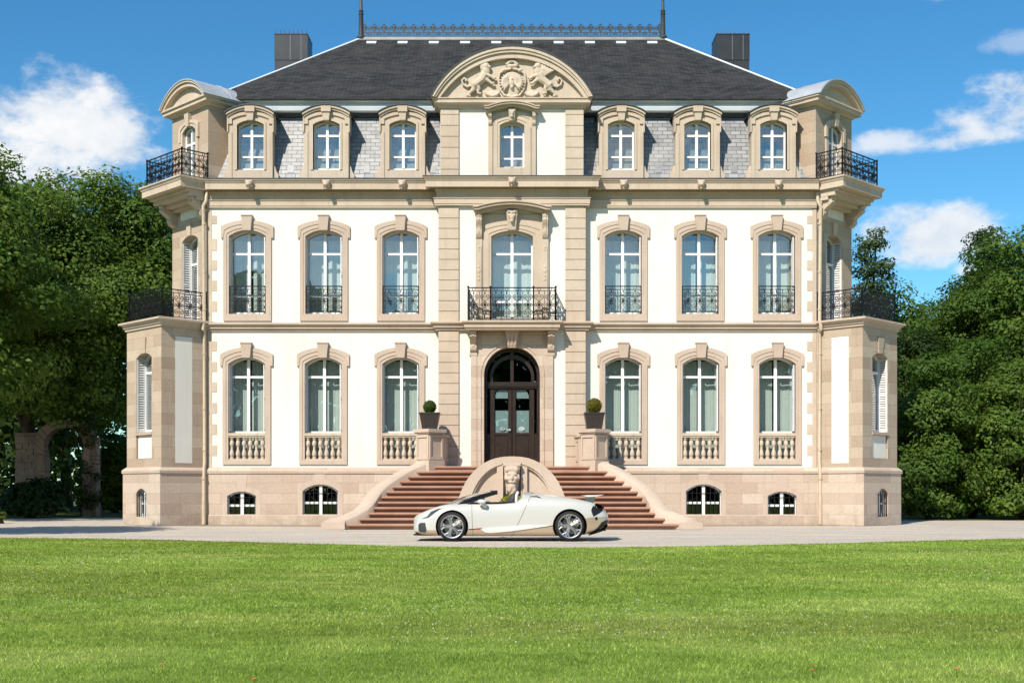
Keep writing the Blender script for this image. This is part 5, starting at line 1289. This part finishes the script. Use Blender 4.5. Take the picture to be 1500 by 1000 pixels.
# --- right : great shrubs down to the ground
def shrub(label, px, dist, h, r, nclump, mt, name='hornbeam_shrub', size=.078, grp='shrubs at the right of the mansion', cr=(.45,.95)):
    x, y = at(px, dist); root = empty(name, (x,y,0)); tag(root, label, 'shrub', grp)
    mb = MB()
    for k in range(9): a = k*.7; mb.tube([(.12*math.cos(a),.12*math.sin(a),0),(r*.3*math.cos(a),r*.3*math.sin(a),h*.4),(r*.55*math.cos(a),r*.55*math.sin(a),h*.75)], [.07,.045,.015], 5)
    mb.build('stems', M['bark'], root)
    global TOT
    o, n = crown('foliage', root, [(0,0,h*.66,r*.72,r*.7,h*.36),(-r*.35,-r*.2,h*.38,r*.68,r*.65,h*.36),(r*.4,-r*.1,h*.36,r*.66,r*.66,h*.36),(0,-r*.35,h*.22,r*.8,r*.62,h*.24),(.2*r,.2*r,h*.8,r*.45,r*.45,h*.22)], int(nclump*1.15), 300, size, mt, clump_r=cr, inner=.55, flat=.6); TOT += n
shrub('big glossy shrub pressed against the right corner bay', 1362, 51, 6.6, 2.0, 120, M['leaf_hedge'])
shrub('largest spreading shrub, in the middle of the right-hand shrub bank', 1424, 54, 7.6, 3.1, 210, M['leaf_hedge'])
shrub('dark shrub at the right edge of the gravel', 1500, 51, 6.4, 2.5, 150, M['leaf_chestnut'])
shrub('tall narrow shrub behind the right corner bay', 1335, 60, 9.0, 2.4, 120, M['leaf_dark'])
shrub('dim shrub beyond the right-hand shrub bank', 1475, 62, 9.0, 3.4, 150, M['leaf_dark'])
# --- left background
shrub('bright rounded bush seen through the gap left of the mansion', 168, 70, 3.7, 1.7, 90, M['leaf_light'], 'round_bush', .11, 'bushes left of the mansion')
shrub('dark bush at the foot of the ruined arch', 45, 54.2, 1.55, .95, 45, M['leaf_dark'], 'dark_bush', .11, 'bushes left of the mansion')
shrub('small yellowish bush on the gravel at the left edge', -1, 44.5, .36, .26, 26, M['leaf_light'], 'small_bush', .026, 'bushes left of the mansion', (.07,.13))
# the tree out of frame whose shadow lies on the gravel at the left
x, y = -19.2, -14.2; tree('chestnut_tree', 'tree standing out of the picture whose shade falls on the left gravel', 'tree', x, y, 7, .3, [(0,0,9.2,3.4,3.2,2.2),(1.6,.6,7.6,2.6,2.4,1.6),(-2.2,0,7.8,3.0,2.6,1.8),(.6,.8,10.9,1.5,1.5,1.3)], 105, 260, .15, M['leaf_chestnut'], 'trees left of the mansion')
x, y = -27.2, 3.2; tree('chestnut_tree', 'unseen tree added out of the picture to shade the ruined arch', 'tree', x, y, 9, .3, [(0,0,13.4,4.4,4.2,3.6),(1.6,1,10.0,3.8,3.4,3.),(-1.8,2,10.0,3.8,3.4,3.4),(1.,1.6,7.2,3.8,3.2,2.4)], 210, 330, .15, M['leaf_chestnut'], 'trees left of the mansion')  # unseen tree, put in to darken the arch and the lower left crowns
# dark far wood closing the view under the left crowns and behind the right shrubs, its nearest belt added to darken the arch; another behind the photographer, mirrored in the windows
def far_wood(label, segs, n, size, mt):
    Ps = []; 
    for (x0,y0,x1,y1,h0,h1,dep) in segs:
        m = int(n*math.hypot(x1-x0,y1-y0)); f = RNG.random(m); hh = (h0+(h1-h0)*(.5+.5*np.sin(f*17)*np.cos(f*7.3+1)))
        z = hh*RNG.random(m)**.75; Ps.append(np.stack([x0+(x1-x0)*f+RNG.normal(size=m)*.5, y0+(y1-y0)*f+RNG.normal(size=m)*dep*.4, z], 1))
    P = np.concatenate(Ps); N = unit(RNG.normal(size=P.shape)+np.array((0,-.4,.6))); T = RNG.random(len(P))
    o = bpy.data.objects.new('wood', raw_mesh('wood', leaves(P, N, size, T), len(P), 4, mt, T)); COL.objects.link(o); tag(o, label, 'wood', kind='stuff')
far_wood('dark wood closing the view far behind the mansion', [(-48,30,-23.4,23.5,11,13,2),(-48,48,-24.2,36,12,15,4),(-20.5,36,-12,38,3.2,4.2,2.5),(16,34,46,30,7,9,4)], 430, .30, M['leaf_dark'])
far_wood('tree belt across the lawn behind the photographer', [(-60,-88,60,-88,17,24,5)], 230, .75, M['leaf_dark'])
# --- planters
def planter(s, label):
    x, y, z = s*2.74, -1.22, Z(634,1.6)+.145
    root = empty('boxwood_planter', (x,y,z)); tag(root, label, 'planter', 'clipped box balls in pots beside the door')
    h = .50; a, b = .24, .325
    mb = MB(Matrix.Rotation(R(45) if 0 else 0, 4, 'Z'))
    mb.hexa([(-a,-a,0),(a,-a,0),(a,a,0),(-a,a,0)], [(-b,-b,h),(b,-b,h),(b,b,h),(-b,b,h)]); mb.box(-b-.015,b+.015,-b-.015,b+.015,h,h+.045)
    p = mb.build('pot', M['pot'], root); MB().box(-b+.03,b-.03,-b+.03,b-.03,h+.045,h+.05).build('soil', M['soil'], root)
    r = .215 if s < 0 else .255; n = 2600; d = unit(RNG.normal(size=(n,3))); rr = r*(1-.22*RNG.random(n)**2 + (.05 if s > 0 else .10)*RNG.normal(size=n)*.5)
    P = d*rr[:,None]+np.array((0,0,h+.04+r*.93)); N = unit(d+RNG.normal(size=(n,3))*.5); T = RNG.random(n)
    o = bpy.data.objects.new('box_ball', raw_mesh('box_ball', leaves(P,N,.020,T), n, 4, M['box_green'] if s < 0 else M['box_yellow'], T)); COL.objects.link(o); o.parent = root
    MB().ball((0,0,h+.04+r*.93), r*.8, 14, 10).build('ball_core', M['box_green'], root, smooth=True)
    MB().tube([(0,0,h),(0,0,h+r)], .02, 6).build('stem', M['bark'], root)
planter(-1, 'dark tapered pot with a small green box ball, left of the door')
planter(1, 'dark tapered pot with a larger yellowish box ball, right of the door')
# plants in the fountain basin
root = empty('basin_plant', (0, FY-.45, .70)); tag(root, 'yellow-green leafy plant in the fountain basin behind the car', 'plant')
n = 900; d = unit(RNG.normal(size=(n,3))); d[:,2] = np.abs(d[:,2]); P = d*(RNG.random(n)**.4)[:,None]*np.array((.42,.22,.36)); T = RNG.random(n)
o = bpy.data.objects.new('foliage', raw_mesh('foliage', leaves(P, unit(d+RNG.normal(size=(n,3))*.6), .035, T), n, 4, M['flower_yellow'], T)); COL.objects.link(o); o.parent = root
MB().tube([(0,0,-.06),(0,0,.2)], .02, 5).build('stem', M['bark'], root)
# --- ruined rubble arch under the left trees
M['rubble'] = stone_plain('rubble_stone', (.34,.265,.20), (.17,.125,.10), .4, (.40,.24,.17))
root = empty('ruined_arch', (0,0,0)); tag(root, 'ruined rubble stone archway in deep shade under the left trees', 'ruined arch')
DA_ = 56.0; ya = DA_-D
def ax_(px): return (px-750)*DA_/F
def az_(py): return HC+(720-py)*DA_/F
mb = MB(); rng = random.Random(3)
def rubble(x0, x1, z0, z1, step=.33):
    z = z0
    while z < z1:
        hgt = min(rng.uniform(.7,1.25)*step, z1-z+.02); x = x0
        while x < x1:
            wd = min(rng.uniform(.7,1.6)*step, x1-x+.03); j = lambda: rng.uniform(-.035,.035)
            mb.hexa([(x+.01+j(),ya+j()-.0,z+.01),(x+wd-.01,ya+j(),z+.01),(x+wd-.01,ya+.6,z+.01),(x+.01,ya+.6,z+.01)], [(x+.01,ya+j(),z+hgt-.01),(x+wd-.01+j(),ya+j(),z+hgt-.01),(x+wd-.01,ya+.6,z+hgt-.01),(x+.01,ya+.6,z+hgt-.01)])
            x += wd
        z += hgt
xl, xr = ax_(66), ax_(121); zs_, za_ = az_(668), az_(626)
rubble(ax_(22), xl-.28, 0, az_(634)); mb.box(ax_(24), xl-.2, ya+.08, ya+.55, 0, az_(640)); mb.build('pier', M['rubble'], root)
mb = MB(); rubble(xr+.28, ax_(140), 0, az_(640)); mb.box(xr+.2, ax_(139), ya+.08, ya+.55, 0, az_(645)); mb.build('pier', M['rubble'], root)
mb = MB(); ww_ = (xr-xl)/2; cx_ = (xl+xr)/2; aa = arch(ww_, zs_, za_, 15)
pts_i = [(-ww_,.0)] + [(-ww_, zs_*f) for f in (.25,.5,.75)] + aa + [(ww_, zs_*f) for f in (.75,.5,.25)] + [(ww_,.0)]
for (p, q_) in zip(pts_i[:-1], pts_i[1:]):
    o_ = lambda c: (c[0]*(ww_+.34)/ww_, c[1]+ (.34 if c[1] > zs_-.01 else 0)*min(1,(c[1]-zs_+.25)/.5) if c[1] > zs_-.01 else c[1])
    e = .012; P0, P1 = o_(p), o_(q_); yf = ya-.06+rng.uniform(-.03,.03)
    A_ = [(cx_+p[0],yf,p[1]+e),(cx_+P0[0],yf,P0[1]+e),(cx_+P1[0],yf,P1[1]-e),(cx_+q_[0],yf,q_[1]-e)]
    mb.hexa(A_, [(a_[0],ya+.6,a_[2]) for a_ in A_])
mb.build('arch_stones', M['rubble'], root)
o, n = crown('ivy', root, [(xr+.3,ya-.1,1.6,.55,.4,1.7),(xr-.1,ya-.1,3.6,.9,.4,.55),(cx_+.75,ya-.1,4.25,.8,.45,.35)], 52, 110, .06, M['leaf_dark'], clump_r=(.2,.42), inner=.3, flat=.8)
# ================================================================ GROUND
M['ground'], t, b = mat('woodland_floor'); oc = t.new('ShaderNodeTexCoord').outputs['Object']
t.l.new(t.ramp(t.noise(oc, .6, 6), [(.3, (.05,.06,.02)), (.6, (.11,.12,.04)), (.75, (.17,.15,.07))]), b.inputs['Base Color']); b.inputs['Roughness'].default_value = 1; b.inputs['Specular IOR Level'].default_value = .1
M['gravel'], t, b = mat('pale_gravel'); oc = t.new('ShaderNodeTexCoord').outputs['Object']
vo = t.new('ShaderNodeTexVoronoi'); vo.inputs['Scale'].default_value = 26; t.l.new(oc, vo.inputs['Vector'])
c = t.mix(.55, t.ramp(t.noise(oc, 30, 4, .8), [(.25,(.36,.305,.245)),(.5,(.60,.525,.435)),(.8,(.76,.69,.59))]), t.mix(.5, vo.outputs['Color'], c4((.62,.545,.455)), 'MIX'))
sat = t.new('ShaderNodeHueSaturation'); sat.inputs['Saturation'].default_value = .95; t.l.new(c, sat.inputs['Color'])
c = t.mix(1., sat.outputs[0], t.ramp(t.noise(t.scalevec(oc, (.25,.9,1)), 1.2, 5), [(.3,(.84,.80,.75)),(.7,(1.12,1.06,.98))]), 'MULTIPLY')
t.l.new(c, b.inputs['Base Color']); b.inputs['Roughness'].default_value = .95; b.inputs['Specular IOR Level'].default_value = .2
t.l.new(t.bump(vo.outputs['Distance'], .9, .03), b.inputs['Normal'])
def grass_colour(t, oc, k=1.0):
    n1 = t.noise(t.scalevec(oc, (.55,1.,1)), .42, 8, .68); n2 = t.noise(t.scalevec(oc, (.07,.42,1)), 1.0, 5); n3 = t.noise(oc, 6, 4, .7)
    c = t.ramp(n1, [(.30, (.140*k,.215*k,.026*k)), (.5, (.218*k,.305*k,.055*k)), (.68, (.315*k,.375*k,.100*k))])
    c = t.mix(t.maprange(n2, .46, .62, 0, .55), c, c4((.150*k,.185*k,.030*k)))
    n4 = t.noise(t.scalevec(oc, (1.,1.6,1)), 1.9, 5, .75); c = t.mix(1., c, t.ramp(n4, [(.30,(.66,.72,.62)),(.52,(1.,1.,1.)),(.72,(1.22,1.12,1.3))]), 'MULTIPLY')
    c = t.mix(t.maprange(n3, .58, .8, 0, .45), c, c4((.42*k,.40*k,.17*k)))
    return c
M['lawn'], t, b = mat('mown_lawn'); oc = t.new('ShaderNodeTexCoord').outputs['Object']
c = grass_colour(t, oc, 1.35); c = t.mix(1., c, t.ramp(t.noise(oc, 70, 4, .8), [(.25,.45),(.7,1.15)]), 'MULTIPLY')
t.l.new(c, b.inputs['Base Color']); b.inputs['Roughness'].default_value = .9; b.inputs['Specular IOR Level'].default_value = .15
t.l.new(t.bump(t.noise(oc, 60, 3), .9, .04), b.inputs['Normal'])
def sheet(name, poly, z, material, label, cat):
    me = bpy.data.meshes.new(name); me.from_pydata([(x,y,z) for x, y in poly], [], [tuple(range(len(poly)))]); me.materials.append(material)
    if me.polygons[0].normal.z < 0: me.flip_normals()
    o = bpy.data.objects.new(name, me); COL.objects.link(o); tag(o, label, cat, kind='structure'); return o
sheet('ground', [(700*math.cos(a), 700*math.sin(a)) for a in np.linspace(0, 2*math.pi, 65)[:-1]], -.016, M['ground'], 'shaded woodland floor around the mansion', 'ground')
edge_px = [(-700,784.0),(-300,785),(0,787),(150,788.5),(300,792),(450,796),(600,800),(750,802),(900,801.3),(1050,799.3),(1200,796.2),(1350,792),(1500,788.3),(1800,785),(2200,784)]
edge = []
xp = np.array([p[0] for p in edge_px]); yp = np.array([p[1] for p in edge_px])
for px in np.linspace(-700, 2200, 160):
    py = np.interp(px, xp, yp) ; d = HC*F/(py-720); edge.append(((px-750)*d/F, d-D))
# round off the corners of the measured edge, then fray it a little like a cut turf edge
for _ in range(6): edge = [edge[0]] + [((a[0]+b[0]*2+c[0])/4, (a[1]+b[1]*2+c[1])/4) for a, b, c in zip(edge[:-2], edge[1:-1], edge[2:])] + [edge[-1]]
edge = [(x, y+random.uniform(-.05,.05)) for x, y in edge]
gr = [(edge[0][0], edge[0][1]-1.5), (edge[-1][0], edge[-1][1]-1.5), (48, 5), (24, 6.2), (13, 7.2), (13, 13), (-13, 13), (-20, 11.2), (-30, 10), (-48, 9)]
gr = [(edge[0][0], edge[0][1]-.3)] + [(x, y-.4) for x, y in edge] + gr[2:]
sheet('gravel', gr, -.008, M['gravel'], 'pale gravel forecourt before the mansion', 'gravel')
lawn_poly = edge + [(90, edge[-1][1]), (90, -75), (-90, -75), (-90, edge[0][1])]
sheet('lawn', lawn_poly, 0.0, M['lawn'], 'sunlit mown lawn in the foreground', 'lawn')
M['bed'] = simple('dusty_gravel_bed', (.36,.29,.215), .95, 0, .1, .3, 9, .6)
sheet('gravel_bed', [(-11.2,-.1),(-11.0,-1.2),(-9.2,-1.35),(-5.9,-1.9),(-5.2,-.1)], -.002, M['bed'], 'dusty strip of finer gravel along the plinth left of the steps', 'gravel')
sheet('gravel_bed', [(5.2,-.1),(5.9,-1.6),(9.2,-1.1),(11.0,-.9),(11.2,-.1)], -.002, M['bed'], 'dusty strip of finer gravel along the plinth right of the steps', 'gravel')
sheet('grass_verge', [(-46,9),(-30,10),(-20,11.2),(-17.5,11.4),(-17.5,12.8),(-46,12)], .0, M['lawn'], 'strip of dry grass under the left trees', 'verge')
sheet('grass_verge', [(13.2,7.2),(24,6.2),(48,5),(48,7),(13.2,8.6)], .0, M['lawn'], 'narrow strip of grass before the right shrubs', 'verge')
# grass blades of the lawn (one piece of ground cover)
M['blade'], t, b = mat('grass_blades'); out = t.n['Material Output']; oc = t.new('ShaderNodeTexCoord').outputs['Object']
at_ = t.new('ShaderNodeAttribute'); at_.attribute_name = 'tint'
c = t.mix(1., grass_colour(t, oc, 1.62), t.ramp(at_.outputs['Fac'], [(0,(.42,.48,.42)),(.5,(.95,.96,.95)),(.78,(1.5,1.36,1.6)),(1,(2.0,1.75,2.6))]), 'MULTIPLY')
t.l.new(c, b.inputs['Base Color']); b.inputs['Roughness'].default_value = .55; b.inputs['Specular IOR Level'].default_value = .3
tr = t.new('ShaderNodeBsdfTranslucent'); t.l.new(t.mix(1., c, c4((1.3,1.2,.6)), 'MULTIPLY'), tr.inputs[0])
ms = t.new('ShaderNodeMixShader'); ms.inputs[0].default_value = .5; t.l.new(b.outputs[0], ms.inputs[1]); t.l.new(tr.outputs[0], ms.inputs[2]); t.l.new(ms.outputs[0], out.inputs[0])
def blades(n_total):
    dg = np.linspace(6.3, 32, 400); dens = np.where(dg < 8, 1, (8/dg)**1.15)*(.4125*dg+4.5); cdf = np.cumsum(dens); cdf /= cdf[-1]
    d = np.interp(RNG.random(n_total), cdf, dg); x = (RNG.random(n_total)*2-1)*(.4125*d+4.5); y = d-D
    ex = np.array([p[0] for p in edge]); ey = np.array([p[1] for p in edge]); ok = y < np.interp(x, ex, ey)+.03
    d, x, y = d[ok], x[ok], y[ok]; n = len(x)
    tuft = .5+.5*np.sin(x*2.1+np.sin(y*1.7)*2)*np.cos(y*2.6+np.sin(x*1.3)*2)
    h = (.010+.022*RNG.random(n)**1.8)*(.75+.5*tuft); wd = (.0022+.0016*RNG.random(n))*np.maximum(1, d/7.5)
    a = RNG.random(n)*6.283; la = RNG.random(n)*6.283; ln = h*(.25+.75*RNG.random(n))
    dx, dy = np.cos(a)*wd, np.sin(a)*wd
    V = np.stack([np.stack([x-dx,y-dy,np.zeros(n)],1), np.stack([x+dx,y+dy,np.zeros(n)],1), np.stack([x+np.cos(la)*ln,y+np.sin(la)*ln,h],1)], 1)
    o = bpy.data.objects.new('grass', raw_mesh('grass', V.reshape(-1,3), n, 3, M['blade'], np.clip(RNG.normal(size=n)*.22+.5,0,1))); COL.objects.link(o)
    tag(o, 'short sunlit grass covering the foreground lawn', 'grass', kind='stuff')
blades(820000)
# clover heads, and a few orange flowers near the camera
n = 5500; d = 9+16*RNG.random(n)**.8; x = (RNG.random(n)*2-1)*(.41*d); y = d-D; ok = (np.sin(x*.9+1)+np.cos(y*.8+x*.3)+RNG.normal(size=n)*.5 > .5) & (d < 24.3); x, y, d = x[ok], y[ok], d[ok]
P = np.stack([x,y,.03+.02*RNG.random(len(x))],1); P = np.repeat(P,2,0); N = unit(RNG.normal(size=P.shape)*.6+np.array((0,-.5,.7)))
M['clover'] = leaf_mat('clover_heads', (.42,.42,.32), (.62,.60,.52), .2); T = RNG.random(len(P))
o = bpy.data.objects.new('clover', raw_mesh('clover', leaves(P,N,.008,T), len(P), 4, M['clover'], T)); COL.objects.link(o); tag(o, 'pale clover heads scattered through the lawn', 'clover', kind='stuff')
M['petal'] = simple('orange_petal', (.62,.13,.04), .6)
def flower():
    r = empty('orange_flower'); tag(r, 'small orange flower in the foreground lawn', 'flower', 'orange flowers in the lawn')
    mb = MB()
    for k in range(5): a = k*1.2566; mb.ball((.007*math.cos(a),.007*math.sin(a),.055), (.007,.007,.004), 6, 4)
    mb.build('petals', M['petal'], r); MB().tube([(0,0,0),(.002,0,.055)], .0015, 4).build('stem', M['box_green'], r); return r
fl = flower()
for i, (px, py) in enumerate(((238,974),(372,996),(1190,982),(1401,981))):
    d = HC*F/(py-720)*.96; o = fl if i == 0 else copy_tree(fl); o.location = ((px-750)*d/F, d-D, .0)
# ================================================================ LIGHT, SKY, CAMERA
sun_to = Vector((-1, -1.9, 2.0)).normalized()
el = math.asin(sun_to.z); az = math.atan2(sun_to.x, sun_to.y)
ld = bpy.data.lights.new('sun', 'SUN'); ld.energy = 4.5; ld.angle = R(.53); ld.color = (1.0, .935, .81)
sun = bpy.data.objects.new('sun', ld); COL.objects.link(sun); sun.rotation_euler = sun_to.to_track_quat('Z', 'Y').to_euler()
w = bpy.data.worlds.new('World'); scene.world = w; w.use_nodes = True
t = NT(w.node_tree); bg = t.n['Background']
sky = t.new('ShaderNodeTexSky', sky_type='NISHITA'); sky.sun_disc = False; sky.sun_elevation = el; sky.sun_rotation = az % (2*math.pi)
sky.air_density = 1.0; sky.dust_density = .15; sky.ozone_density = 2.2; sky.altitude = 300
gen = t.new('ShaderNodeTexCoord').outputs['Generated']; sp = t.new('ShaderNodeSeparateXYZ'); t.l.new(gen, sp.inputs[0])
azn = t.math('MULTIPLY', t.math('ARCTAN2', sp.outputs[0], sp.outputs[1]), 180/math.pi); eln = t.math('MULTIPLY', t.math('ARCSINE', sp.outputs[2]), 180/math.pi)
n1 = t.noise(t.scalevec(gen, (1,1,1.6)), 16, 8, .62); n2 = t.noise(t.scalevec(gen, (1,1,2.4)), 34, 6, .6); nb = t.noise(gen, 3, 3)
def cloud(a0, e0, ra, rd, ru, gain=1., wisp=0.):
    da = t.math('DIVIDE', t.math('SUBTRACT', azn, a0), ra); de = t.math('SUBTRACT', eln, e0)
    dn = t.math('DIVIDE', t.math('MINIMUM', de, 0.), rd); up = t.math('DIVIDE', t.math('MAXIMUM', de, 0.), ru)
    q = t.math('ADD', t.math('MULTIPLY', da, da), t.math('ADD', t.math('MULTIPLY', dn, dn), t.math('MULTIPLY', up, up)))
    f = t.math('ADD', t.math('SUBTRACT', 1., q), t.math('MULTIPLY', t.math('SUBTRACT', n1, .5), 3.4+wisp))
    f = t.math('ADD', f, t.math('MULTIPLY', t.math('SUBTRACT', n2, .5), .9))
    return t.math('MULTIPLY', t.maprange(f, .05, 1.05, 0, 1, 'SMOOTHSTEP'), gain)
masks = [cloud(-20.2,15.4,4.6,2.6,2.6), cloud(-23.5,13.6,5.,2.,2.), cloud(17.2,15.0,2.6,.55,.75,.75,.2), cloud(20.0,15.2,2.8,.75,1.2,.9), cloud(22.8,15.8,3.4,.9,1.7,.95), cloud(18.4,11.1,4.0,1.4,1.4,.95), cloud(20.8,9.5,1.3,.5,.5,.7), cloud(19.5,21.2,4.2,.9,.9,.28,1.), cloud(23,18.6,2.,.7,.7,.3,.6),
         cloud(-150,24,26,5,7,.9,1.), cloud(160,16,22,4,6,.9,1.), cloud(100,22,22,5,7,.9,.8), cloud(-85,18,20,4,6,.9,.8), cloud(180,12,50,7,8,.5), cloud(-180,12,50,7,8,.5)]
mk = masks[0]
for q in masks[1:]: mk = t.math('MAXIMUM', mk, q)
shade = t.noise(t.scalevec(gen, (1,1,1.3)), 11, 7, .6)
cc = t.ramp(t.math('ADD', t.math('MULTIPLY', shade, .75), t.math('MULTIPLY', n1, .3)), [(.36,(4.6,5.4,6.5)),(.50,(6.6,6.9,7.3)),(.62,(7.9,7.9,7.9))])
hs = t.new('ShaderNodeHueSaturation'); hs.inputs['Saturation'].default_value = 1.28; t.l.new(sky.outputs[0], hs.inputs['Color'])
tone = t.mix(1., hs.outputs[0], c4((.80, 1.16, 1.16)), 'MULTIPLY')
t.l.new(t.mix(mk, tone, cc), bg.inputs['Color']); bg.inputs['Strength'].default_value = .098
cam = bpy.data.cameras.new('camera'); cam.sensor_width = 36; cam.lens = F/1500*36; cam.shift_y = 220/1500; cam.clip_end = 2000; cam.clip_start = .1
co = bpy.data.objects.new('camera', cam); COL.objects.link(co); co.location = (0, -D, HC); co.rotation_euler = (R(90), 0, 0); scene.camera = co
vs = scene.view_settings; vs.view_transform = 'Standard'; vs.look = 'None'; vs.exposure = .38; vs.gamma = 1; vs.use_curve_mapping = False
scene.render.engine = 'CYCLES'; scene.cycles.caustics_reflective = False; scene.cycles.caustics_refractive = False; scene.cycles.max_bounces = 5; scene.cycles.diffuse_bounces = 2; scene.cycles.glossy_bounces = 2; scene.cycles.transparent_max_bounces = 8
